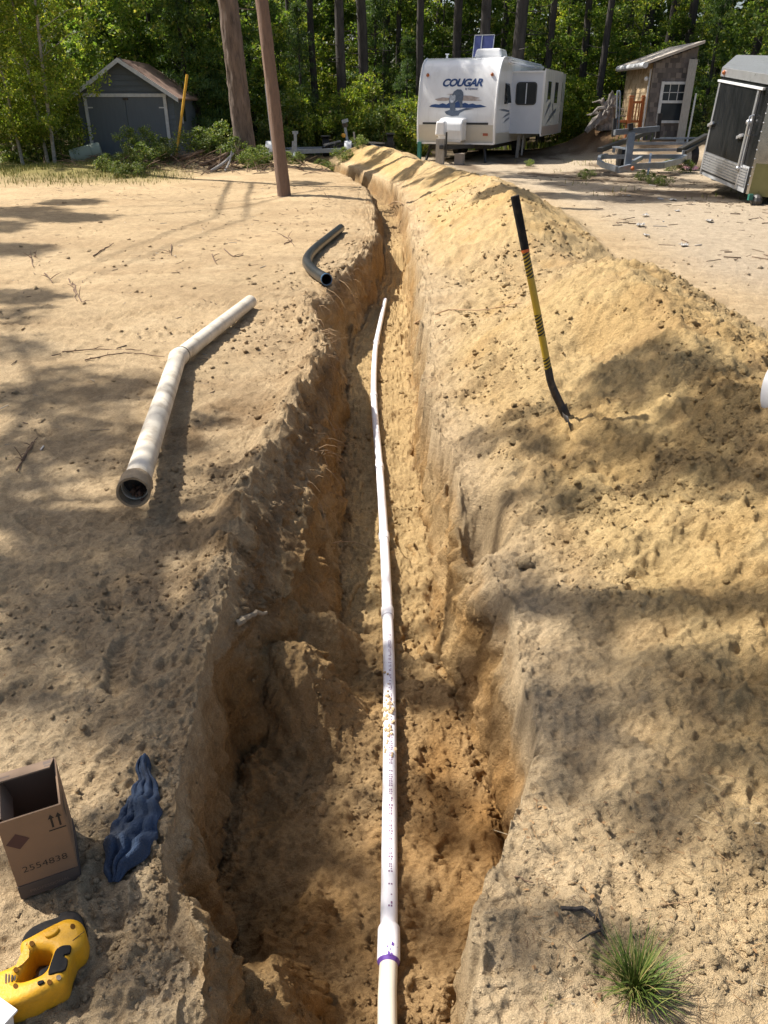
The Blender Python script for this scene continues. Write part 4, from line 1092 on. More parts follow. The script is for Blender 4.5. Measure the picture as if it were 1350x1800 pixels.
# running gear
und = MB().box((0, 3.9, .42), (1.9, 6.6, .14)).build('chassis', M_FRAME, rv)
for s in (-1, 1):
    for yy in (4.2, 5.1):
        w = MB().tube([(s * .95, yy, .34), (s * 1.15, yy, .34)], .34, 22).build('wheel', M_TYRE, rv, True)
        MB().tube([(s * 1.13, yy, .34), (s * 1.17, yy, .34)], .19, 16).build('rim', M_ALU, w, True)
for s in (-1, 1): MB().bar((s * .85, .25, .45), (s * .95, .1, .0), .06).build('stabiliser_jack', M_FRAME, rv)
MB().bar((1.5, 2.3, .76), (1.45, 2.4, .02), .09).bar((1.62, 2.3, .1), (1.62, 2.4, .7), .05).build('slide_support', M_WOODG, rv)
MB().bar((-.55, .1, .45), (-.06, -1.15, .45), .07, .1).bar((.55, .1, .45), (.06, -1.15, .45), .07, .1).bar((-.05, -1.1, .45), (-.05, -1.35, .47), .1, .1).build('tongue', M_FRAME, rv)
cov = MB(); nseg = 9
mb = MB()
profc = [(-.62, .62), (-.66, .9), (-.63, 1.10), (-.52, 1.2), (-.1, 1.24), (-.07, .62)]
n = len(profc); w2 = .36
vs = [(-w2, a, z) for a, z in profc] + [(w2, a, z - .02) for a, z in profc]
mb.add(vs, [(i, (i + 1) % n, n + (i + 1) % n, n + i) for i in range(n)] + [tuple(range(n - 1, -1, -1)), tuple(range(n, 2 * n))])
pc = mb.build('propane_cover', M_RVW, rv, bevel=.05, seg=3)
MB().bar((-.28, -.72, .62), (.36, -.72, .60), .02, .05).build('cover_rib', M_RVW, pc)
MB().box((-.14, -1.05, .95), (.30, .34, .38), tap=.85).build('jack_cover', M_RVW, rv, bevel=.05, seg=3)
MB().tube([(.06, -1.2, .2), (.06, -1.2, .86)], .03, 8).build('tongue_jack', M_FRAME, rv)
for k, (x, y, z, a) in enumerate(((-.12, -1.18, .0, .1),)):
    MB().box((x, y, .32), (.24, .16, .72), rot=(0, 0, a)).build('jack_post', M_WOODG, rv)
MB().box((.4, -.9, .14), (.25, .25, .3)).build('support_block', mat('old_concrete', (.32, .27, .22), .9, var=.2), rv)
MB().box((-1.1, -.1, .3), (.1, .12, .5)).build('green_jack', mat('teal_paint', (.03, .20, .17), .5), rv)

# ---- grey garden shed
SY = 26.0
shd = thing('garden_shed', 'grey gabled wooden shed with white framed double doors', 'shed', (-7.72, SY, -.02), R(2))
SWD, SH, SPK, SL = 1.42, 1.84, 2.74, 3.4
bh = .148; rows_ = int(SPK / bh) + 1; DW, DT = 1.13, 1.78
MB().prism([(-SWD, .06, 0), (SWD, .06, 0), (SWD, .06, SH), (0, .06, SPK - .02), (-SWD, .06, SH)], (0, SL, 0)).build('wall', M_SHEDP, shd)
for k in range(rows_):
    z0, z1 = k * bh, (k + 1) * bh - .006
    def half(z): return SWD if z <= SH else SWD * (SPK - z) / (SPK - SH)
    spans = []
    if z1 < DT + .1: spans = [(-SWD, -DW - .06), (DW + .06, SWD)]
    else: spans = [(-1, 1)]
    for a, b in spans:
        if (a, b) == (-1, 1):
            h0, h1_ = half(z0), max(half(z1), .01); q = [(-h0, z0), (h0, z0), (h1_, z1), (-h1_, z1)]
            if z0 >= SPK - .05: continue
        else: q = [(a, z0), (b, z0), (b, z1), (a, z1)]
        d0, d1 = .030, .012
        vs = [(q[0][0], .06 - d0, q[0][1]), (q[1][0], .06 - d0, q[1][1]), (q[2][0], .06 - d1, q[2][1]), (q[3][0], .06 - d1, q[3][1]), (q[0][0], .07, q[0][1]), (q[1][0], .07, q[1][1]), (q[2][0], .07, q[2][1]), (q[3][0], .07, q[3][1])]
        MB().add(vs, [(0, 1, 2, 3), (7, 6, 5, 4), (4, 5, 1, 0), (5, 6, 2, 1), (6, 7, 3, 2), (7, 4, 0, 3)]).build('siding_board', M_SHEDP, shd)
for s in (-1, 1):
    dd = MB().box((s * DW / 2, .02, DT / 2 + .02), (DW - .012, .04, DT - .04)).build('door', M_SHEDD, shd)
    for zz in (.28, 1.5): MB().box((s * (DW - .07), -.006, zz), (.16, .012, .035)).build('hinge', M_TRIM, dd)
for s in (-1, 1): MB().box((s * (DW + .045), .0, DT / 2 + .03), (.09, .05, DT + .06)).build('door_frame', M_TRIM, shd)
MB().box((0, -.003, DT + .045), (DW * 2 + .2, .056, .09)).build('door_frame', M_TRIM, shd)
MB().box((.02, -.01, DT - .05), (.16, .03, .06)).build('latch', M_STEEL_DARK, shd)
for s in (-1, 1):
    ov = .2; dx, dz = SWD + ov, (SPK - SH) * (SWD + ov) / SWD
    a, b = Vector((0, -.22, SPK + .03)), Vector((s * dx, -.22, SPK + .03 - dz))
    MB().prism([a, b, b + Vector((0, 0, -.05)), a + Vector((0, 0, -.05))], (0, SL + .5, 0)).build('roof_slope', M_ROOF, shd)
    MB().prism([a + Vector((0, -.022, .01)), b + Vector((0, -.022, .01)), b + Vector((0, -.022, -.11)), a + Vector((0, -.022, -.11))], (0, .02, 0)).build('barge_board', M_TRIM, shd)
w = MB().box((SWD + .008, 1.4, 1.35), (.016, .5, .5)).build('window', M_GLASS, shd)
MB().box((SWD + .012, 1.12, 1.35), (.03, .06, .6)).build('frame', M_TRIM, w)

# ---- shingled lean-to shack
KY = 28.6
a_ = at_y(1133, 228, KY); b_ = at_y(1206, 240, KY)
kx0, kx1 = a_.x + .0, at_y(1216, 160, KY).x
kz0 = min(a_.z, b_.z) - .25
KW = kx1 - kx0
sk = thing('shingled_shack', 'grey shingled lean-to shack with a white framed sash window', 'shack', (kx0, KY, kz0))
zl = at_y(1138, 108, KY).z - kz0 + .02; zr = at_y(1226, 78, KY).z - kz0
KL = 3.0
MB().prism([(0, .02, 0), (KW, .02, 0), (KW, .02, zr - .06), (0, .02, zl - .06)], (0, KL, 0)).build('wall', mat('shack_sheathing', (.10, .085, .075), .9), sk)
def shing(name, m, fn, w, z_top, d):
    """courses of shingles; fn(u, z, out) -> point"""
    random.seed(9); mb = MB(); z = .0; ch = .14
    while z < max(z_top(0), z_top(w)):
        u = random.uniform(-.12, 0)
        while u < w:
            sw_ = random.uniform(.09, .18); u0, u1 = max(u, 0), min(u + sw_ - .006, w)
            if u1 - u0 > .02:
                zt = min(z + ch + .02, z_top((u0 + u1) / 2)); jz = random.uniform(-.008, .008)
                if zt > z + .02:
                    o1 = .016 + random.uniform(0, .006)
                    mb.add([fn(u0, z + jz, o1), fn(u1, z + jz, o1), fn(u1, zt, .005), fn(u0, zt, .005), fn(u0, z + jz, 0), fn(u1, z + jz, 0)], [(0, 1, 2, 3), (4, 5, 1, 0)])
            u += sw_
        z += ch
    o = mb.build(name, m, sk); o['kind'] = 'stuff'; return o
shing('shingles', M_SHING_SHADE, lambda u, z, o: (u, .018 - o, z), KW, lambda u: zl + (zr - zl) * u / KW - .06, 0)
shing('shingles', M_SHING_LIT, lambda u, z, o: (-.002 - o, .02 + u, z), KL, lambda u: zl - .06, 0)
# roof with fascia, gutter roll at the low end
MB().prism([(-.32, -.2, zl - .12), (KW + .1, -.2, zr + .02), (KW + .1, -.2, zr + .10), (-.32, -.2, zl - .04)], (0, KL + .5, 0)).build('roof', mat('pale_roof_edge', (.45, .40, .34), .8, var=.2), sk)
MB().tube([(-.34, -.25, zl - .13), (-.34, KL, zl - .13)], .09, 10).build('gutter', M_TRIM, sk, True)
wx0 = at_y(1160, 180, KY).x - kx0; wx1 = at_y(1202, 180, KY).x - kx0; wz1 = at_y(1190, 146, KY).z - kz0; wz0 = at_y(1172, 214, KY).z - kz0
wc_, ww_, wh_ = (wx0 + wx1) / 2, wx1 - wx0, wz1 - wz0
wd = MB().box((wc_, -.012, (wz0 + wz1) / 2), (ww_, .02, wh_)).build('window', M_GLASS, sk)
for x, z, sx, sz in ((wc_ - ww_ / 2, (wz0 + wz1) / 2, .09, wh_ + .09), (wc_ + ww_ / 2, (wz0 + wz1) / 2, .09, wh_ + .09)): MB().box((x, -.035, z), (sx, .05, sz)).build('frame', M_TRIM, wd)
for z in (wz0, wz0 + wh_ * .52, wz1): MB().box((wc_, -.03, z), (ww_ - .09, .045, .08)).build('frame', M_TRIM, wd)
for u in (-.17, .17): MB().box((wc_ + u * ww_, -.026, wz0 + wh_ * .76), (.02, .02, wh_ * .48)).build('muntin', M_TRIM, wd)
MB().box((wc_, -.0275, wz0 + wh_ * .76), (ww_ - .09, .017, .02)).build('muntin', M_TRIM, wd)
MB().box((-.035, .12, zl / 2 - .05), (.03, .1, zl - .35)).build('door_trim', M_TRIM, sk)
MB().sphere((-.12, .2, zl - .5), .07, 8, 6).build('porch_lamp', M_WHITE, sk, True)
pb = thing('leaning_plank', 'wide pale grey plank leaning against the shingled shack', 'plank', (kx0 + KW * .80, KY - .45, kz0), rot=(R(-8), R(3), 0))
MB().box((0, 0, 1.25), (.26, .04, 2.5)).build('board', M_WOODG, pb)
MB().bar((.24, .02, 0), (.27, .02, 1.55), .05, .04).build('batten', M_TRIM, pb)
# orange railing beside the shack
rp = at_y(1103, 228, KY + .4)
rl_ = thing('deck_railing', 'orange stained wooden deck railing beside the shack', 'railing', (rp.x, rp.y, rp.z - .3))
for x in (0, .42): pst = MB().box((x, .1 * x, .62), (.12, .12, 1.25)).build('post', M_ORWOOD, rl_); MB().box((x, .1 * x, 1.29), (.16, .16, .06), tap=.7).build('post_cap', M_ORWOOD, pst)
MB().box((.0, .02, .55), (.9, .09, .07)).build('rail', M_ORWOOD, rl_); MB().box((.25, .03, 1.12), (.55, .07, .07)).build('rail', M_ORWOOD, rl_)
for k in range(4): MB().box((.12 + k * .09, .03, .83), (.03, .03, .52)).build('baluster', M_ORWOOD, rl_)

# ---- black enclosed cargo trailer at the right edge
# plan of the body; it stands nose down, nearest edge towards the camera
A = Vector((6.30, 16.7)); B = Vector((6.44, 14.75)); C_ = Vector((7.25, 14.3)); D = Vector((8.25, 15.85)); E_ = Vector((10.1, 20.1)); G = Vector((8.2, 20.95))
ct = thing('cargo_trailer', 'black enclosed cargo trailer with metal nose and ribbed kick plate', 'trailer', (A.x, A.y, 0))
plan = [A, B, C_, D, E_, G]
def cz(p, z): return z + .095 * (p.y - A.y)
def cp(p, z, lean=True):
    x = p.x - A.x + (.045 * (z - .3)); return Vector((x, p.y - A.y, cz(p, z)))
ZL, ZU = .36, 2.16
def facet(name, P, Q, z0, z1, m, parent, u0=0, u1=1, out=.0, th=.02):
    n = Vector((-(Q - P).y, (Q - P).x)).normalized()
    ctr = sum(plan, Vector((0, 0))) / 6
    if n.dot((P + Q) / 2 - ctr) < 0: n = -n
    n3 = Vector((n.x, n.y, 0)); a, b = P.lerp(Q, u0), P.lerp(Q, u1)
    q = [cp(a, z0), cp(b, z0), cp(b, z1), cp(a, z1)]
    return MB().prism([p + n3 * out for p in q], n3 * th).build(name, m, parent)
mb = MB(); vs = [cp(p, ZL) for p in plan] + [cp(p, ZU) for p in plan]
mb.add(vs, [(i, (i + 1) % 6, 6 + (i + 1) % 6, 6 + i) for i in range(6)] + [(5, 4, 3, 2, 1, 0), (6, 7, 8, 9, 10, 11)])
cb = mb.build('body', M_BLKPAINT, ct)
MB().prism([cp(p, ZU + .004) for p in plan], (0, 0, .03)).build('roof', M_ALU, ct)
for P, Q in ((A, B), (B, C_), (C_, D), (G, A)): facet('top_rail', P, Q, ZU - .11, ZU + .03, M_ALU, ct, 0, 1, .002, .02)
door = facet('door', A, B, ZL + .42, ZU - .2, M_BLKPAINT, ct, .05, .80, .004, .03)
for u0, u1, z0, z1 in ((.02, .05, ZL + .02, ZU - .17), (.80, .83, ZL + .02, ZU - .17)): facet('door_frame', A, B, z0, z1, M_ALU, door, u0, u1, .004, .036)
facet('door_frame', A, B, ZU - .20, ZU - .165, M_TRIM, door, .0, .9, .006, .05)
kp = facet('kick_plate', A, B, ZL + .0, ZL + .42, mat('dull_tread_plate', (.46, .47, .48), .45, metal=.3), ct, .0, .96, .004, .012)
for k in range(7): facet('rib', A, B, ZL + .10 + k * .045, ZL + .126 + k * .045, M_ALU, kp, .03, .95, .016, .02)
facet('step_bar', A, B, ZL + .07, ZL + .085, M_FRAME, kp, .05, .8, .016, .014)
for u, z in ((.06, 1.25), (.7, 1.2)):
    c = cp(A.lerp(B, u), z) + Vector((-.05, 0, 0))
    lo = MB().bar(c + Vector((-.02, -.14, .03)), c + Vector((-.02, .1, -.02)), .03, .05).sphere(c, .045, 8, 6).build('latch', M_ALU, ct, True)
hb = [cp(A.lerp(B, .80), z) + Vector((-.06, 0, 0)) for z in (ZL + .35, 1.45)]
MB().tube([hb[0], hb[1]], .02, 8).sphere(hb[1], .05, 8, 6).sphere(hb[0], .04, 8, 6).build('cam_bar', M_ALU, ct, True)
gh = [cp(A.lerp(B, .84), z) + Vector((-o, 0, 0)) for z, o in ((1.25, .03), (1.27, .1), (1.55, .1), (1.57, .03))]
MB().tube(gh, .016, 8).build('grab_handle', M_ALU, ct, True)
nose = facet('nose_panel', B, C_, ZL, ZU - .12, M_CHROME, ct, .0, 1, .004, .015)
nose2 = facet('nose_panel', C_, D, ZL, ZU - .12, M_CHROME, ct, .0, 1, .004, .015)
facet('kick_plate', B, C_, ZL - .02, ZL + .5, mat('olive_panel', (.16, .15, .06), .3, metal=.3), ct, .05, 1, .021, .012)
mb = MB()
for k in range(12): mb.sphere(cp(B, ZL + .15 + k * .14) + Vector((-.01, -.03, 0)), .012, 6, 4)
mb.build('rivets', M_ALU, ct)['kind'] = 'stuff'
for P in (A.lerp(B, .06), B.lerp(C_, .1)):
    c = cp(P, ZU - .045) + Vector((-.03, -.03, 0)); MB().sphere(c, .04, 8, 6).build('marker_light', M_AMBER, ct, True)
jx = B.lerp(C_, .25)
cpl = cp(jx, .3) + Vector((-.1, -.12, -.02))
MB().sphere(cpl, .12, 9, 6, (.8, 1.2, .9)).bar(cpl + Vector((.3, .7, 0)), cpl + Vector((0, -.05, -.02)), .09, .12).build('coupler', M_FRAME, ct)
MB().tube([cpl + Vector((-.02, -.05, .05)), Vector((cpl.x - .05, cpl.y - .08, h1(A.x + cpl.x, A.y + cpl.y)))], [.03, .022], 8).build('jack_leg', M_FRAME, ct)
MB().box(cpl + Vector((-.12, -.02, .06)), (.07, .07, .10)).build('plug_box', mat('green_plastic', (.02, .12, .09), .5), ct)
for yy in (3.0, 3.8):
    for xx in (.28 + .42 * yy, 1.75 + .42 * yy):
        w = MB().tube([(xx - .1, yy, .33 + 0 * yy), (xx + .1, yy, .33)], .33, 20).build('wheel', M_TYRE, ct, True)

# ---- galvanised boat trailer
bt = thing('boat_trailer', 'grey galvanised boat trailer with black carpeted bunks', 'trailer', (0, 0, 0))
def q_(px, py, Y): return at_y(px, py, Y)
def barp(name, m, pts, w, h=None, parent=bt):
    mb = MB()
    for a, b in zip(pts, pts[1:]): mb.bar(q_(*a), q_(*b), w, h or w)
    return mb.build(name, m, parent)
fy = 20.4
barp('tongue_frame', M_GALV, [(1086, 299, fy), (1110, 293, fy + .2), (1165, 290, fy + .5), (1195, 283, fy + 1.2), (1204, 277, fy + 1.8)], .09, .13)
barp('side_frame', M_GALV, [(1084, 297, fy), (1060, 290, fy + .6), (1052, 284, fy + 1.0), (1054, 277, fy + 1.6), (1066, 274, fy + 2.2)], .08, .12)
barp('diagonal_brace', M_GALV, [(1104, 290, fy + .4), (1128, 277, fy + 1.4)], .08, .09)
barp('cross_beam', M_GALV, [(1060, 275.5, fy + 1.9), (1205, 275, fy + 1.9)], .08, .10)
barp('cross_beam', M_GALV, [(1110, 264, fy + 3.0), (1198, 263, fy + 3.0)], .07, .07)
barp('cross_beam', M_GALV, [(1112, 252, fy + 3.6), (1212, 252, fy + 3.6)], .07, .07)
barp('cross_beam', M_GALV, [(1150, 243, fy + 3.9), (1228, 243, fy + 3.9)], .05, .05)
barp('bow_post', M_GALV, [(1103, 290, fy + .35), (1110, 232, fy + .45)], .16, .12)
barp('bow_arm', M_GALV, [(1080, 233, fy + .35), (1158, 226, fy + .7)], .09, .12)
barp('winch', M_FRAME, [(1108, 229, fy + .4), (1108, 217, fy + .4)], .12, .1)
barp('guide_pad', M_FRAME, [(1155, 243, fy + .8), (1160, 199, fy + .8)], .10, .08)
barp('guide_pad', M_FRAME, [(1078, 240, fy + .6), (1081, 208, fy + .6)], .08, .08)
lp = [q_(1083, 236, fy + .8), q_(1085, 168, fy + .8), q_(1087, 161, fy + .8), q_(1090, 168, fy + .8), q_(1087, 228, fy + .8)]
MB().tube(smooth_pts(lp, 4), .022, 8).build('guide_loop', M_GALV, bt, True)
barp('bunk', M_FRAME, [(1054, 264, fy + 1.3), (1138, 233, fy + 3.8)], .13, .1)
barp('bunk', M_FRAME, [(1194, 264, fy + 2.2), (1242, 238, fy + 4.2)], .13, .1)
barp('bunk', M_FRAME, [(1204, 268, fy + 2.2), (1244, 245, fy + 4.2)], .08, .08)
barp('bunk_bracket', M_GALV, [(1078, 268, fy + 1.8), (1080, 258, fy + 1.8)], .06); barp('bunk_bracket', M_GALV, [(1200, 275, fy + 2.1), (1202, 264, fy + 2.1)], .06)
barp('step_plate', M_GALV, [(1080, 258, fy + 1.0), (1104, 262, fy + .7)], .2, .03)
barp('jack_leg', M_GALV, [(1144, 270, fy + .5), (1137, 318, fy + .2)], .05)
MB().sphere(q_(1112, 296, fy), .05, 8, 6).build('marker_light', M_AMBER, bt, True)
for px_, Y in ((1094, fy + 2.6), (1215, fy + 3.2)):
    c = q_(px_, 280, Y); c.z = .28
    MB().tube([c - Vector((.1, 0, 0)), c + Vector((.1, 0, 0))], .28, 18).build('wheel', M_TYRE, bt, True)
MB().bar(q_(1137, 312, fy + .25), Vector((q_(1137, 320, fy + .2).x, fy + .2, h1(8.4, fy))), .07).build('jack_foot', M_FRAME, bt)

# ---- low utility trailer with white mudguards, and a black trailer with winch
ut = thing('utility_trailer', 'low grey utility trailer with white mudguards behind the pole', 'trailer', (0, 0, 0))
uy = 27.0
barp('frame_rail', M_GALV, [(482, 268, uy), (600, 264, uy)], .09, .12, ut); barp('frame_rail', M_GALV, [(490, 262, uy + 1.6), (604, 260, uy + 1.6)], .08, .1, ut)
barp('tongue', M_GALV, [(520, 268, uy - .1), (516, 278, uy - 1.3)], .08, .1, ut)
for px_ in (475, 612):
    c = q_(px_, 262, uy + .3); mb = MB(); vs = []; n = 10; w2 = .11
    for s in (-1, 1):
        for k in range(n + 1): a = math.pi * k / n; vs.append((c.x + s * w2, c.y + .34 * math.cos(a), c.z - .1 + .34 * math.sin(a)))
    mb.add(vs, [(k, k + 1, n + 2 + k, n + 1 + k) for k in range(n)] + [tuple(range(n + 1))[::-1], tuple(range(n + 1, 2 * n + 2))])
    g_ = mb.build('mudguard', M_WHITE, ut, True)
    MB().tube([(c.x - .09, c.y, .26), (c.x + .09, c.y, .26)], .26, 16).build('wheel', M_TYRE, ut, True)
barp('jack', M_GALV, [(520, 270, uy - .3), (519, 234, uy - .3)], .09, .09, ut); barp('jack_handle', M_GALV, [(514, 233, uy - .3), (524, 233, uy - .3)], .05, .08, ut); barp('jack', M_GALV, [(515, 268, uy - .2), (515, 248, uy - .2)], .06, .06, ut)
bk_ = thing('winch_trailer', 'black boat trailer with winch stand and loose gear beyond the far heap', 'trailer', (0, 0, 0))
ky = 27.6
barp('frame_rail', M_FRAME, [(568, 262, ky), (622, 255, ky + 1.0)], .1, .12, bk_); barp('frame_rail', M_FRAME, [(625, 256, ky), (692, 252, ky + 1.2)], .1, .12, bk_); barp('cross_beam', M_FRAME, [(568, 258, ky + .5), (695, 260, ky + .6)], .12, .12, bk_)
barp('bunk', M_WOODG, [(570, 255, ky - .2), (598, 248, ky + .6)], .06, .05, bk_); barp('bunk', M_WOODG, [(630, 249, ky - .1), (676, 252, ky + .4)], .06, .05, bk_)
barp('winch_stand', M_GALV, [(611, 250, ky), (605, 214, ky)], .08, .08, bk_)
barp('winch', M_GALV, [(601, 214, ky), (612, 211, ky)], .1, .1, bk_); barp('winch', M_STEEL_DARK, [(602, 221, ky), (611, 219, ky)], .12, .12, bk_)
MB().sphere(q_(604, 238, ky - .1), .07, 8, 6).build('yellow_tag', mat('amber_tag', (.6, .3, .03), .5), bk_, True)
barp('upright', M_WOODG, [(622, 232, ky - .4), (625, 268, ky - .4)], .06, .06, bk_)
for px_, py_ in ((573, 251), (686, 247)):
    c = q_(px_, py_, ky + .5); MB().tube([(c.x - .1, c.y, c.z - .12), (c.x + .1, c.y, c.z - .12)], .3, 18).build('wheel', M_TYRE, bk_, True)
    MB().box((c.x, c.y, c.z + .2), (.3, .6, .04)).build('mudguard', M_FRAME, bk_, bevel=.015)
random.seed(12)
for k in range(9):
    px_ = random.uniform(580, 670); barp('hose' if k % 2 else 'gear_bar', M_FRAME if k % 3 else M_GALV, [(px_, random.uniform(250, 262), ky + random.uniform(-.2, .3)), (px_ + random.uniform(-14, 14), random.uniform(246, 262), ky + random.uniform(-.2, .3)), (px_ + random.uniform(-20, 20), random.uniform(250, 266), ky)], .035, .035, bk_)

# ---- poles
def bark_tube(path, rad, n, amp, wl_, seed, step=.12, zs=.18):
    """round shaft whose surface is furrowed along its length"""
    P = [Vector(p) for p in path]; out = []; rr_ = []
    for a, b, ra, rb in zip(P, P[1:], rad, rad[1:]):
        m = max(1, int((b - a).length / step))
        for k in range(m): out.append(a.lerp(b, k / m)); rr_.append(ra + (rb - ra) * k / m)
    out.append(P[-1]); rr_.append(rad[-1])
    mb = MB().tube(out, rr_, n); th = np.arange(n) * 2 * math.pi / n
    for i in range(len(out)):
        nz = 1 - 2 * np.abs(vnoise(th * rr_[0] + 40, np.full(n, out[i].z * zs), wl_, seed)) + .6 * vnoise(th * rr_[0] + 40, np.full(n, out[i].z * zs * 2), wl_ / 2, seed + 1)
        for k in range(n):
            j = i * n + k; v = Vector(mb.v[j]); mb.v[j] = tuple(out[i] + (v - out[i]) * (1 + amp * float(nz[k])))
    return mb
M_POLE = mat('weathered_pole_wood', (.21, .135, .095), .9, var=.35, scale=6, bump=.8, bscale=20, stretch=(3, 3, .15), dirt=(.05, .035, .028), dirt_amt=.85, dirt_scale=6, bdist=.03)
pb_ = Vector((-1.86, 15.5, 0)); pt = at_y(459, -10, 15.9); d = (pt - pb_) / pt.z
up = thing('utility_pole', 'leaning brown wooden utility pole standing in the sand', 'pole', pb_)
bark_tube([d * -.3, d * 0, d * 2, d * 4, d * 6.5, d * 9], [.125, .12, .115, .11, .10, .09], 30, .05, .12, 5).build('shaft', M_POLE, up, True)
MB().bar(d * .9 + Vector((-.115, -.02, 0)), d * 1.9 + Vector((-.11, -.02, 0)), .02, .03).build('white_staples', M_TRIM, up)
yb = at_y(303, 286, 23.2); yt = at_y(329, 131, 23.5)
yp = thing('marker_pole', 'tall thin yellow marker pole leaning beside the brush', 'pole', yb)
MB().tube([Vector((0, 0, -.3)), yt - yb], .035, 10).build('shaft', mat('yellow_marker', (.62, .34, .02), .5, var=.1), yp, True)

# ---- brush pile, barrel, stump, litter
random.seed(31)
gx0 = hit(390, 300)
for k, (a, b, r_, m, lb) in enumerate([((372, 318, 21.3), (410, 270, 22.2), .045, M_WOODG, 'thick pale grey pole leaning on the brush mound'), ((366, 304, 21.6), (402, 268, 22.3), .03, M_TWIG, 'thin brown pole leaning on the brush mound'), ((396, 308, 21.5), (407, 266, 22.2), .03, M_WOODG, 'thin grey pole standing steepest on the brush mound'), ((380, 300, 21.5), (388, 262, 22.2), .022, M_TWIG, 'short thin stick propped on the brush mound'), ((305, 279, 22.6), (356, 265, 23.2), .06, M_TWIG, 'brown log lying along the top of the brush mound'), ((350, 284, 22.0), (398, 270, 22.6), .05, M_TWIG, 'dark branch lying across the brush mound')]):
    p, q = at_y(*a), at_y(*b)
    p.z = h1(p.x, p.y) + r_ * .5
    o = MB().tube(smooth_pts([Vector((0, 0, 0)), (q - p) * .5 + Vector((.03, 0, -.02)), q - p], 4), [r_ * (1 - .04 * i) for i in range(9)], 8).build('brush_pole', m, None, True); o.location = p
    tag(o, lb, 'pole', 'poles on the brush mound')
br_ = at_y(132, 276, 25.2)
dm = thing('plastic_barrel', 'pale green plastic barrel lying beside the grey shed', 'barrel', (br_.x, br_.y, h1(br_.x, br_.y) + .2), rot=(0, R(-8), R(14)))
MB().tube([(-.12, 0, 0), (-.10, 0, 0), (.3, 0, .03), (.75, 0, .08), (.78, 0, .08)], [.17, .2, .21, .2, .17], 20).build('body', mat('pale_green_plastic', (.40, .46, .38), .55, var=.1, dirt=(.25, .25, .2), dirt_amt=.4), dm, True)
for x in (0., .5): MB().tube([(x, 0, x * .1), (x + .04, 0, x * .1)], .222, 20).build('hoop', mat('green_hoop', (.30, .36, .29), .6), dm, True)
st0 = at_y(1062, 218, 30.0); st1 = at_y(1064, 160, 30.2)
stp = thing('tree_stump', 'pale weathered root stump standing on the dirt bank', 'stump', (st0.x, st0.y, st0.z - .1))
mb = MB()
random.seed(3)
for k in range(13):
    x0 = random.uniform(-.22, .22); hh = random.uniform(.6, 1.3) * (1 - abs(x0) * .8); lean = random.gauss(.1, .12)
    mb.tube(smooth_pts([(x0, random.uniform(-.12, .12), -.1), (x0 + lean * .3 + random.gauss(0, .04), random.gauss(0, .06), hh * .4), (x0 + lean * .7 + random.gauss(0, .05), random.gauss(0, .06), hh * .8), (x0 + lean + random.gauss(0, .05), 0, hh)], 3), [random.uniform(.08, .13) * (1 - .07 * i) for i in range(10)], 7)
for k in range(14):
    a = random.uniform(0, 6.28); L = random.uniform(.3, .85); s = Vector((math.cos(a), math.sin(a) * .5, random.uniform(-.6, .5))); zz = random.uniform(.1, .7)
    mb.tube([(0, 0, zz), Vector((0, 0, zz)) + s * L * .5 + Vector((0, 0, .06)), Vector((0, 0, zz - .1)) + s * L], [.10, .06, .015], 6)
mb.tube([(0, 0, .3), (-.35, -.05, .15), (-.62, -.1, -.15)], [.2, .15, .07], 8)
stm = mb.build('trunk', mat('bleached_wood', (.25, .22, .19), .9, var=.6, scale=7, bump=.8, bscale=14), stp, True)
dd_ = stm.modifiers.new('rough', 'DISPLACE'); tx = bpy.data.textures.new('stump_rough', 'CLOUDS'); tx.noise_scale = .12; dd_.texture = tx; dd_.strength = .10
def scrap(name, label, px_, py_, s, m, seed, cat='litter', group=None):
    rr_ = random.Random(seed); c = hit(px_, py_); mb = MB(); n = 6; vs = []
    for j in range(n):
        for i in range(n): vs.append(((i / (n - 1) - .5) * s + rr_.gauss(0, s * .05), (j / (n - 1) - .5) * s * 1.2 + rr_.gauss(0, s * .05), .01 + abs(rr_.gauss(0, s * .14))))
    mb.add(vs, [(j * n + i, j * n + i + 1, (j + 1) * n + i + 1, (j + 1) * n + i) for j in range(n - 1) for i in range(n - 1)])
    o = mb.build(name, m, None); o.location = c; md = o.modifiers.new('thick', 'SOLIDIFY'); md.thickness = .006
    return tag(o, label, cat, group)
scrap('plastic_bag', 'crumpled pink and white plastic bag near the boat trailer', 1208, 299, .42, mat('pink_plastic', (.62, .33, .35), .5, var=.35, scale=4), 3, 'bag')
for k, (a, b) in enumerate([(1190, 372), (1134, 381), (1125, 398), (1136, 415), (1202, 432), (1160, 352), (1105, 345), (1247, 390), (1182, 353)]):
    scrap('paper_scrap', 'small pale scrap of litter on the packed drive near the cargo trailer', a, b, .07 + .02 * (k % 3), mat('pale_scrap', (.36, .34, .31), .8, var=.2) if k == 0 else bpy.data.materials['pale_scrap'], 40 + k, 'litter', 'scraps of litter on the drive')
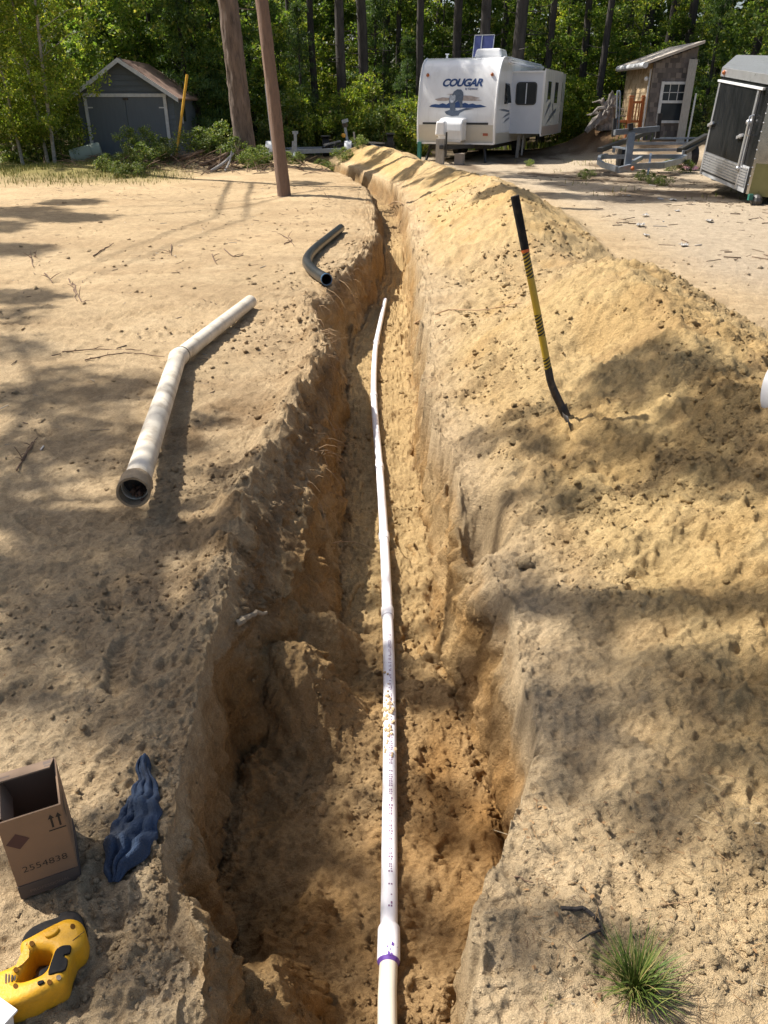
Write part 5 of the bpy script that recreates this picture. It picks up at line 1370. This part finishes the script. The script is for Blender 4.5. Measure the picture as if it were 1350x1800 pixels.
# ================================================================ the wood: every tree is a trunk with limbs and a crown of leaves
M_LEAF = leaf_mat('broad_leaf', [(0, (.06, .11, .024)), (.35, (.10, .165, .038)), (.7, (.155, .215, .055)), (.93, (.23, .26, .08)), (1, (.36, .31, .11))], .5)
M_LEAF2 = leaf_mat('birch_leaf', [(0, (.09, .14, .022)), (.4, (.14, .20, .032)), (.75, (.21, .25, .045)), (1, (.36, .32, .08))], .5)
M_NEEDLE = leaf_mat('pine_needle', [(0, (.03, .06, .022)), (.5, (.05, .095, .03)), (1, (.10, .14, .04))], .35)
M_BUSH = leaf_mat('shrub_leaf', [(0, (.05, .085, .02)), (.5, (.10, .15, .035)), (.85, (.19, .22, .07)), (1, (.27, .27, .11))], .35)
M_BARK = mat('red_pine_bark', (.17, .125, .098), .95, var=.4, scale=7, bump=1.0, bscale=9, stretch=(1, 1, .16), dirt=(.028, .02, .016), dirt_amt=1.0, dirt_scale=8, bdist=.08)
M_BARKD = mat('dark_bark', (.05, .042, .036), .95, var=.5, scale=9, bump=1.0, bscale=14, stretch=(1, 1, .25))
M_BIRCH = mat('birch_bark', (.38, .35, .30), .8, var=.35, scale=10, dirt=(.06, .05, .04), dirt_amt=.8, dirt_scale=6, stretch=(.5, .5, 3))
vr = np.random.default_rng(5)
def leafset(C_, Rr, n, size, flat=.6, asp=.6, needle=False):
    """leaf-sized faces spread through clumps: C_ (k,3) centres, Rr (k,) radii, n per clump"""
    k = len(C_); C_ = np.asarray(C_, float); Rr = np.asarray(Rr, float)
    off = vr.normal(0, 1, (k, n, 3)); off /= np.linalg.norm(off, axis=2, keepdims=True) + 1e-9
    off *= (vr.random((k, n, 1)) ** .45) * Rr[:, None, None]; off[..., 2] *= flat
    P = (C_[:, None, :] + off).reshape(-1, 3); m = len(P)
    a = vr.uniform(0, 2 * np.pi, m); tilt = vr.normal(0, .75, m)
    d = np.stack([np.cos(a) * np.cos(tilt), np.sin(a) * np.cos(tilt), np.sin(tilt)], 1)
    up = np.stack([vr.normal(0, .6, m), vr.normal(0, .6, m), np.ones(m)], 1)
    e = np.cross(d, up); e /= np.linalg.norm(e, axis=1, keepdims=True) + 1e-9
    L = size * vr.uniform(.6, 1.3, m)[:, None]; w = L * (asp if not needle else .16)
    V = np.stack([P, P + d * L * .45 + e * w * .5, P + d * L, P + d * L * .45 - e * w * .5], 1).reshape(-1, 3)
    F = np.arange(m * 4).reshape(-1, 4)
    return V, F
def limbs(mb, base, targets, r, seed=0):
    rr_ = random.Random(seed)
    for t in targets:
        t = Vector(t); b = Vector(base(t)); mid = b.lerp(t, .5) + Vector((rr_.gauss(0, .1), rr_.gauss(0, .1), .1 * (t - b).length))
        mb.tube([b, mid, t], [r, r * .6, r * .2], 5)
def make_tree(name, trunk_path, trunk_r, clumps, rad, n, size, lm, bm_, nlimb=14, needle=False, flat=.7, nr=10, seed=1, bark=0):
    rr_ = random.Random(seed)
    root = thing(name, '', '', (0, 0, 0))
    mb = bark_tube(trunk_path, trunk_r, 36, bark, .10, seed, .13, .22) if bark else MB().tube(trunk_path, trunk_r, nr)
    P = [Vector(p) for p in trunk_path]
    def base(t):
        zz = max(P[0].z + .3, t.z - .45 * (Vector((t.x, t.y)) - Vector((P[-1].x, P[-1].y))).length - .1)
        for a, b in zip(P, P[1:]):
            if a.z <= zz <= b.z: return a.lerp(b, (zz - a.z) / max(b.z - a.z, 1e-6))
        return P[-1]
    ids = list(range(len(clumps))); rr_.shuffle(ids)
    limbs(mb, base, [clumps[i] for i in ids[:nlimb]], max(trunk_r) * .22, seed)
    mb.build('trunk', bm_, root, True)
    V, F = leafset(clumps, rad, n, size, flat, .6, needle)
    obj('crown', npmesh('crown', V, F), lm, root)
    return root
def broad(name, H, spread, nc, n, size, lm, bm_, seed, low=.12, tr=.05):
    rr_ = random.Random(seed); cl = []; rad = []
    for k in range(nc):
        t = rr_.random(); z = H * (low + (1 - low) * t); w = spread * (math.sin(math.pi * min(1, .15 + .8 * t)) ** .7)
        a = rr_.uniform(0, 6.283); q = math.sqrt(rr_.random()) * w
        cl.append((math.cos(a) * q, math.sin(a) * q, z)); rad.append(rr_.uniform(.18, .42) * spread ** .5 * .8)
    lean = rr_.uniform(-.15, .15)
    path = [(0, 0, -.2), (lean * .3, 0, H * .3), (lean, .05, H * .6), (lean * 1.4, 0, H * .9)]
    return make_tree(name, path, [tr, tr * .8, tr * .5, tr * .15], cl, rad, n, size, lm, bm_, 16, seed=seed)
def pine(name, H, crown0, r, nc, seed, bm_, size=.28, dead=14):
    rr_ = random.Random(seed); cl = []; rad = []
    for k in range(nc):
        t = rr_.random(); z = crown0 + (H - crown0) * t; w = 2.3 * (1 - t) ** .6 + .4; a = rr_.uniform(0, 6.283); q = w * rr_.uniform(.25, 1)
        cl.append((math.cos(a) * q, math.sin(a) * q, z - .12 * q)); rad.append(rr_.uniform(.35, .7))
    wob = [rr_.gauss(0, .05) for _ in range(6)]
    path = [(wob[0] * 0, 0, -.3), (wob[1] * .5, 0, 1.0), (wob[1], wob[2], H * .25), (wob[3], wob[2], H * .5), (wob[4], wob[5], H * .75), (0, 0, H)]
    root = make_tree(name, path, [r * 1.15, r, r * .9, r * .75, r * .5, r * .1], cl, rad, 85, size, M_NEEDLE, bm_, 18, True, .45, 12, seed, .09 if bm_ is M_BARK else 0)
    mb = MB()
    for k in range(dead):
        z = rr_.uniform(1.8, crown0); a = rr_.uniform(0, 6.283); L = rr_.uniform(.25, 1.3); d = Vector((math.cos(a), math.sin(a), rr_.uniform(-.15, .25)))
        mb.tube([(0, 0, z), Vector((0, 0, z)) + d * L * .6 + Vector((0, 0, -.03)), Vector((0, 0, z)) + d * L], [.022, .014, .005], 5)
    mb.build('dead_branches', bm_, root)['kind'] = 'stuff'
    return root
def spot(root, first, x, y, rz, s, label, cat, group=None, rot=None):
    o = root if first else copy_tree(root)
    o.location = (x, y, h1(x, y) - .03); o.rotation_euler = rot or (0, 0, rz); o.scale = (s, s, s)
    tag(o, label, cat, group)
    if not group and 'group' in o.keys(): del o['group']
    return o
def where(x, y):
    p = 675 + FPX * x / (y * CT)
    if p < 130: return 'left of the grey shed'
    if p < 345: return 'behind the grey shed'
    if p < 480: return 'behind the thick pine and the utility pole'
    if p < 700: return 'between the utility pole and the camper'
    if p < 960: return 'behind the white camper'
    if p < 1095: return 'between the camper and the shack'
    if p < 1240: return 'behind the shingled shack'
    return 'behind the black cargo trailer'
def px_x(px, Y, z=1.6): return at_y(px, 187, Y).x

# ---- pines whose trunks can be told apart
PA = pine('pine_tree', 17, 9.0, .21, 36, 1, M_BARKD); PB = pine('pine_tree', 16, 8.5, .15, 30, 2, M_BARKD); PC = pine('pine_tree', 18, 10.0, .26, 44, 3, M_BARK, dead=6)
spot(PC, True, px_x(425, 23.4), 23.6, .4, 1.0, 'thick reddish brown pine with furrowed bark beside the brush mound', 'tree', rot=(0, R(-2.4), .4))
used = {}
GP = 'pines standing in the wood edge'
lst = [(PB, 558, 35, .95, -2), (PA, 604, 31.5, .85, -2.5), (PA, 642, 33, .95, -1.8), (PB, 737, 33.5, 1.0, 0), (PA, 803, 35, .9, .5), (PA, 850, 32.5, .95, .4), (PA, 900, 33.5, 1.15, .3), (PB, 955, 35, .95, 1), (PB, 1018, 36, 1.0, 1), (PB, 1050, 34, .9, 1.5), (PB, 1092, 37, 1.0, 1), (PA, 1152, 38, .9, 2), (PB, 1192, 35, 1.1, 1), (PB, 1310, 33, 1.1, 1.5), (PB, 342, 31, 1.0, -2), (PB, 516, 38, 1.0, 0), (PA, 675, 40, .9, 0), (PB, 770, 41, 1.0, 0), (PB, 700, 37, .8, -1), (PB, 880, 40, 1.0, 0), (PB, 985, 41, 1.0, 0), (PB, 1250, 40, 1.0, 0), (PA, 1120, 42, 1.0, 1), (PB, 470, 42, 1.1, 0), (PA, 250, 36, 1.0, -1), (PB, 180, 39, 1.0, -1), (PB, 80, 36, 1.0, 0)]
random.seed(8)
for p_, px_, Y, s, lean in lst:
    f = id(p_) not in used; used[id(p_)] = 1
    spot(p_, f, px_x(px_, Y), Y, 0, s, ('tall thick dark pine standing ' if p_ is PA else 'tall slim dark pine standing ') + where(px_x(px_, Y), Y), 'tree', GP, rot=(R(random.gauss(0, .8)), R(lean), random.uniform(0, 6)))

# ---- leafy young trees of the understorey
kinds = [broad('young_tree', 5.2, 1.5, 60, 95, .12, M_LEAF, M_BARKD, 11), broad('young_tree', 6.8, 1.8, 75, 95, .13, M_LEAF, M_BARKD, 12, .18), broad('young_tree', 4.2, 1.3, 50, 95, .11, M_LEAF2, M_BARKD, 13, .05), broad('young_tree', 8.5, 2.2, 95, 95, .14, M_LEAF, M_BARKD, 14, .25)]
GS = 'young leafy trees of the understorey'
random.seed(77); first = [True] * 4; pos = []
def free(x, y, r):
    if 1.0 < x < 8.2 and 24.5 < y < 34.5 + (0 if x > 4 else -.5): return x + r < .6 or False
    if -9.7 < x < -5.7 and 25 < y < 30.3: return False
    if 8.3 < x < 13.2 and 27 < y < 32.6: return False
    return True
want = []
for Y in (30.8, 32.6, 34.6, 36.8, 39, 41.5, 44):
    half = .53 * (Y * .883) + 1
    x = -half - 1
    while x < half + 1:
        want.append((x + random.gauss(0, .35), Y + random.uniform(-.7, .7))); x += random.uniform(1.5, 2.4) * (1 + .02 * (Y - 30))
for x, y in want:
    if not free(x, y, 1.4): continue
    k = random.choices(range(4), [3, 3, 3, 2])[0]
    if y < 35.8 and 500 < 675 + FPX * x / (y * CT) < 1010: k = random.choice([0, 2]); sc_ = random.uniform(.35, .62)
    else: sc_ = random.uniform(.75, 1.25)
    spot(kinds[k], first[k], x, y, random.uniform(0, 6.28), sc_, ['slender young leafy tree growing ', 'tall young leafy tree growing ', 'low yellow-green young tree growing ', 'tallest broad leafy tree growing '][k] + where(x, y), 'tree', GS); first[k] = False
# birches left of the shed
BI = broad('birch_tree', 7.5, 1.6, 95, 110, .085, M_LEAF2, M_BIRCH, 21, .10, .055)
GB = 'birches beside the grey shed'
for i, (px_, Y, s, l_) in enumerate([(78, 24.3, 1.0, 3), (66, 24.9, .95, -3), (20, 24.4, .9, 2), (-25, 23.8, 1.0, -2), (92, 27.5, .95, -1), (-60, 25.5, 1.1, 0), (10, 27, 1.15, 0)]):
    spot(BI, i == 0, px_x(px_, Y), Y, 0, s, 'pale-trunked birch with small yellow-green leaves ' + ('beside the pale green barrel' if px_ > 60 else 'at the far left edge of the turf' if px_ < 0 else 'on the turf well left of the shed'), 'tree', GB, rot=(0, R(l_), i * 1.3))
# low dark evergreens
def fir(seed, H):
    rr_ = random.Random(seed); cl = []; rad = []
    for k in range(90):
        t = rr_.random() ** 1.2; z = H * (.08 + .9 * t); w = H * .27 * (1 - t) + .1; a = rr_.uniform(0, 6.283); q = w * rr_.uniform(.3, 1)
        cl.append((math.cos(a) * q, math.sin(a) * q, z - q * .15)); rad.append(rr_.uniform(.2, .45))
    return make_tree('evergreen_tree', [(0, 0, -.1), (0, 0, H * .5), (0, 0, H)], [.09, .06, .01], cl, rad, 110, .17, M_NEEDLE, M_BARKD, 30, True, .35, 7, seed)
EV = fir(5, 6.5)
for i, (px_, Y, s) in enumerate([(330, 29.5, 1.1), (280, 33, 1.3), (478, 32.5, .95), (530, 30.8, .72), (715, 33.8, .6), (1335, 36, 1.1), (1240, 33.6, .9), (380, 34, 1.2), (445, 36, 1.3), (660, 36, 1.0), (215, 31.5, 1.0)]):
    spot(EV, i == 0, px_x(px_, Y), Y, i * 1.1, s, 'dark green young evergreen with needle boughs ' + where(px_x(px_, Y), Y), 'tree', 'young evergreens at the wood edge')
# shrubs
SHB = [broad('shrub', 1.3, .75, 34, 80, .085, M_BUSH, M_TWIG, 31, .02, .02), broad('shrub', .8, .7, 30, 80, .07, M_BUSH, M_TWIG, 32, .02, .015), broad('shrub', 1.7, .9, 44, 80, .10, M_LEAF2, M_TWIG, 33, .02, .025)]
fs_ = [True] * 3; GH = 'shrubs along the edge of the wood'
random.seed(15)
bush = []
for px_ in range(470, 735, 22): bush.append((px_ + random.uniform(-8, 8), random.uniform(29.2, 30.4), random.choice([0, 2]), random.uniform(.8, 1.3)))
for px_ in range(1250, 1400, 30): bush.append((px_, random.uniform(27, 30), random.choice([0, 2]), random.uniform(.8, 1.2)))
for px_ in (985, 1000, 1018, 1030, 1045): bush.append((px_, random.uniform(33.5, 35), 2, random.uniform(.9, 1.4)))
for px_ in (15, 50, 95, 130): bush.append((px_, random.uniform(25.2, 26.5), 0, random.uniform(.7, 1.1)))
for px_, Y, k, s in bush:
    spot(SHB[k], fs_[k], px_x(px_, Y), Y, random.uniform(0, 6), s, ['bushy green shrub ', 'low green shrub ', 'tall yellow-green shrub '][k] + where(px_x(px_, Y), Y) + ' at the wood edge', 'shrub', GH); fs_[k] = False
GM = 'low shrubs on the brush mound'
for px_, Y, k, s in [(215, 20.9, 0, .42), (190, 20.2, 1, .45), (240, 21.5, 0, .45), (268, 22.2, 1, .6), (218, 22.6, 0, .6), (178, 21.0, 1, .5), (250, 22.7, 0, .6), (282, 22.4, 1, .7), (338, 23.6, 1, .9), (362, 23.9, 1, .9), (385, 24.0, 0, .7), (408, 23.2, 1, .75), (450, 22.8, 1, .6), (462, 23.0, 1, .35), (440, 22.3, 1, .6), (225, 20.3, 1, .4)]:
    spot(SHB[k], fs_[k], px_x(px_, Y), Y, random.uniform(0, 6), s, 'low green shrub growing on the brush mound ' + ('in front of the shed doors' if px_ < 235 else 'beside the yellow pole' if px_ < 300 else 'between the yellow pole and the thick pine' if px_ < 430 else 'between the thick pine and the utility pole'), 'shrub', GM); fs_[k] = False
random.seed(16)
for px_, Y, s in [(1170, 18.7, .3), (1045, 19.9, .3), (1150, 19.4, .3), (1190, 18.3, .28), (1200, 22.5, .4), (1225, 22, .4), (632, 25.9, .45), (560, 24.7, .4), (600, 25.5, .5), (940, 24.3, .25), (575, 26, .45), (500, 24.0, .4), (520, 24.4, .4)]:
    spot(SHB[1], False, px_x(px_, Y), Y, random.uniform(0, 6), s, 'small weedy green plant sprouting from bare ground near the parked trailers', 'plant', 'weeds near the parked trailers')

# ---- far wood, which reads as one mass
n = 3600
cx = vr.uniform(-42, 42, n); cyy = vr.uniform(45, 56, n); czz = vr.uniform(.5, 17, n)
V, F = leafset(np.stack([cx, cyy, czz], 1), vr.uniform(.7, 1.5, n), 34, .52)
tag(obj('far_wood', npmesh('far_wood', V, F), M_LEAF), 'dense green mass of far woodland behind the pines', 'woodland', None, 'stuff')
# side woods outside the frame would close the clearing: only their nearest edge is built, at left and right
for sgn in (-1, 1):
    n = 700
    yy = vr.uniform(20, 50, n); xx = sgn * (13 + .45 * (yy - 20) + vr.uniform(1.5, 9, n)); zz = vr.uniform(.4, 8 if sgn < 0 else 13, n)
    V, F = leafset(np.stack([xx, yy, zz], 1), vr.uniform(.5, 1.2, n), 34, .3)
    tag(obj('side_wood', npmesh('side_wood', V, F), M_LEAF2 if sgn < 0 else M_LEAF), 'green woodland edge closing the clearing on one side', 'woodland', None, 'stuff')

# ---- low grass on the turf, and forest floor plants
def grass_field(name, label, pts, hgt, m, n):
    P = np.asarray(pts); k = len(P); z, _ = hfun(P[:, 0], P[:, 1]); B = np.stack([P[:, 0], P[:, 1], z - .01], 1)
    a = vr.uniform(0, 6.283, k); L = hgt * vr.uniform(.4, 1.2, k); ln = vr.uniform(.1, .7, k) * L
    d = np.stack([np.cos(a) * ln, np.sin(a) * ln, L], 1); e = np.stack([-np.sin(a), np.cos(a), 0 * a], 1) * (hgt * .07)
    V = np.stack([B - e, B + e, B + d * .6 + e * .6, B + d], 1).reshape(-1, 3)
    tag(obj(name, npmesh(name, V, np.arange(k * 4).reshape(-1, 4)), m), label, 'grass', None, 'stuff')
M_TURF = island_mat('dry_turf', [(0, (.13, .15, .03)), (.5, (.22, .22, .05)), (1, (.36, .31, .12))], .8)
N = 60000
x = vr.uniform(-14, -4, N); y = vr.uniform(17, 27, N)
dn = sstep(17.6, 20.5, y + 1.5 * fbm(x, y, 5., 3, 88) + .35 * (x + 8)) * sstep(-4.5, -7, x + .8 * fbm(x, y, 5., 3, 88)) * sstep(-.4, .3, fbm(x, y, .7, 2, 7))
kp_ = vr.random(N) < dn * .6
grass_field('turf_grass', 'short yellowish grass growing in front of the grey shed', np.stack([x, y], 1)[kp_], .11, M_TURF, 0)
N = 26000
x = vr.uniform(-12, 14, N); y = vr.uniform(27.5, 36, N); ok = (vr.random(N) < sstep(-.3, .4, fbm(x, y, 1.5, 2, 9)) * sstep(28, 31, y)) & ~((x > .8) & (x < 7.5) & (y < 33))
grass_field('ground_cover', 'low green ferns and weeds covering the forest floor', np.stack([x, y], 1)[ok], .3, M_BUSH, 0)
N = 2600
x = vr.uniform(4, 12, N); y = vr.uniform(15, 26, N); ok = vr.random(N) < sstep(.15, .5, fbm(x, y, 1.2, 2, 19))
grass_field('drive_weeds', 'sparse weeds on the packed drive under the trailers', np.stack([x, y], 1)[ok], .12, M_TURF, 0)
# woody debris on the drive
mb = MB(); random.seed(44)
for k in range(2300):
    x = random.uniform(3.5, 10) if k < 1200 else random.uniform(-7, -.6); y = random.uniform(9, 22) if k < 1200 else random.uniform(3.5, 19)
    if k >= 1200 and abs(x) > .55 * y + .6: continue
    if vnoise(np.array([x]), np.array([y * .6]), 1.1, 3)[0] < .05 and random.random() < .8: continue
    z = h1(x, y); a = random.uniform(0, 6.28); L = random.uniform(.03, .22); w = random.uniform(.004, .014)
    if k >= 1200: L *= .55; w *= .5
    d = Vector((math.cos(a), math.sin(a), random.gauss(0, .08))) * L; p = Vector((x, y, z + w * .6))
    mb.bar(p, p + d, w, w)
tag(mb.build('bark_debris', island_mat('bark_debris', [(0, (.07, .05, .035)), (.5, (.17, .12, .08)), (.85, (.34, .28, .2)), (1, (.55, .52, .48))]), None), 'bark chips and twigs scattered over the packed sand', 'debris', None, 'stuff')
mb = MB(); random.seed(45)
for k in range(420):
    x = random.gauss(-5.2, 1.6); y = random.gauss(22.6, .7); z = h1(x, y); a = random.uniform(0, 6.28); L = random.uniform(.15, .8); w = random.uniform(.006, .016)
    d = Vector((math.cos(a), math.sin(a), random.uniform(-.1, .5))) * L; p = Vector((x, y, z))
    mb.tube([p, p + d * .5 + Vector((0, 0, .04)), p + d], [w, w * .7, w * .3], 4)
tag(mb.build('brush_heap', M_TWIG, None), 'tangle of dead brush and twigs on the mound by the yellow pole', 'brush', None, 'stuff')

# ---- tall trees left of the clearing, outside the frame: they throw the dappled shade on the sand
SH_NEAR = [(60, 700, .45), (150, 745, .35), (50, 790, .4), (210, 690, .3), (15, 560, .35), (20, 610, .4), (110, 655, .3), (120, 800, .3), (30, 870, .3), (330, 790, .2), (400, 830, .2), (360, 740, .18),
           (80, 1010, .28), (180, 1060, .28), (60, 1100, .28), (290, 1130, .22), (330, 1230, .2), (130, 1190, .25), (230, 1270, .14), (40, 1230, .14), (350, 1040, .2), (250, 1010, .15), (130, 1290, .15),
           (230, 1610, .15), (300, 1500, .12), (150, 1700, .12), (330, 1660, .12), (250, 1740, .12), (330, 1400, .1), (50, 1500, .1), (200, 1450, .08),
           (540, 1430, .2), (480, 1540, .2), (600, 1640, .2), (770, 1430, .18), (760, 1620, .15), (450, 1400, .15), (560, 1750, .15),
           
           (525, 690, .15), (490, 770, .15), (500, 860, .14), (450, 910, .12), (555, 620, .1), (420, 980, .1), (850, 950, .14), (910, 1000, .16), (860, 765, .25), (960, 790, .25), (1080, 690, .3), (1150, 640, .3), (1250, 740, .35), (1190, 820, .25), (1330, 850, .28), (1090, 780, .22), (1320, 680, .3), (1240, 640, .25), (880, 880, .12),
           (940, 1240, .2), (1040, 1180, .2), (1090, 1290, .2), (1240, 1200, .24), (1310, 1310, .22), (1190, 1380, .16), (980, 1350, .12), (1040, 1100, .12), (1330, 1220, .2), (1010, 1270, .15),
           (920, 1650, .09), (1080, 1660, .1), (1320, 1480, .12), (1150, 1450, .1), (880, 1480, .08)]
SH_FAR = [(30, 372, .9), (120, 385, .7), (-40, 400, .8), (20, 440, .6), (10, 520, .5), (660, 285, .7), (720, 298, .6), (800, 300, .7), (870, 285, .8), (950, 310, 1.0), (1050, 330, 1.0), (1120, 350, .8), (1000, 345, .7), (1180, 340, .8), (880, 330, .5), (1240, 350, .8), (1080, 300, .9), (620, 300, .5), (540, 322, .5)]
random.seed(61)
def shade_tree(name, label, base, H, targets, zlo, zhi, n, size, lm, fill):
    cl, rad = [], []
    for a, b, r in targets:
        g = hit(a, b); z = random.uniform(zlo, zhi); cl.append(g + TOSUN * ((z - g.z) / TOSUN.z)); rad.append(r * .85)
        if r > .2:
            for q in range(1): cl.append(cl[-1] + Vector((random.gauss(0, r * .6), random.gauss(0, r * .6), random.gauss(0, .6)))); rad.append(r * .6)
    c = sum(cl, Vector((0, 0, 0))) / len(cl)
    bx, by = base
    loc_ = Vector((bx, by, h1(bx, by) - .2))
    cl = [q - loc_ for q in cl]
    path = [(0, 0, 0), (.05, 0, H * .25), ((c.x - bx) * .35, (c.y - by) * .35, H * .55), ((c.x - bx) * .8, (c.y - by) * .8, H * .8), ((c.x - bx), (c.y - by), H)]
    P = [Vector(p) for p in path]
    mb = MB().tube(smooth_pts(path, 4), [.24 * (1 - .045 * i) for i in range(17)], 10)
    def base_(t): 
        zz = max(2.5, t.z - 1.2)
        for a, b in zip(P, P[1:]):
            if a.z <= zz <= b.z: return a.lerp(b, (zz - a.z) / (b.z - a.z))
        return P[-1]
    random.shuffle(cl_i := list(range(len(cl))))
    limbs(mb, base_, [cl[i] for i in cl_i[:(24 if fill else 7)]], .045, 3)
    root = thing(name, label, 'tree', loc_)
    mb.build('trunk', M_BARKD, root, True)
    Vs, Fs, o_ = [], [], 0
    for q, r in zip(cl, rad):
        m_ = max(24, int(n * (r / .3) ** 2)); V, F = leafset([tuple(q)], [r], m_, size * (1 if r > .15 else .75), .8)
        Vs.append(V); Fs.append(F + o_); o_ += len(V)
    obj('crown', npmesh('crown', np.concatenate(Vs), np.concatenate(Fs)), lm, root)
shade_tree('oak_tree', 'spreading oak left of the clearing that shades the near sand', (-7.6, 5.2), 12, SH_NEAR, 7.0, 10.5, 135, .11, M_LEAF, 1)
shade_tree('oak_tree', 'tall oak left of the clearing that shades the far drive', (-13.5, 24.5), 15, SH_FAR, 11, 15, 110, .2, M_LEAF, 0)
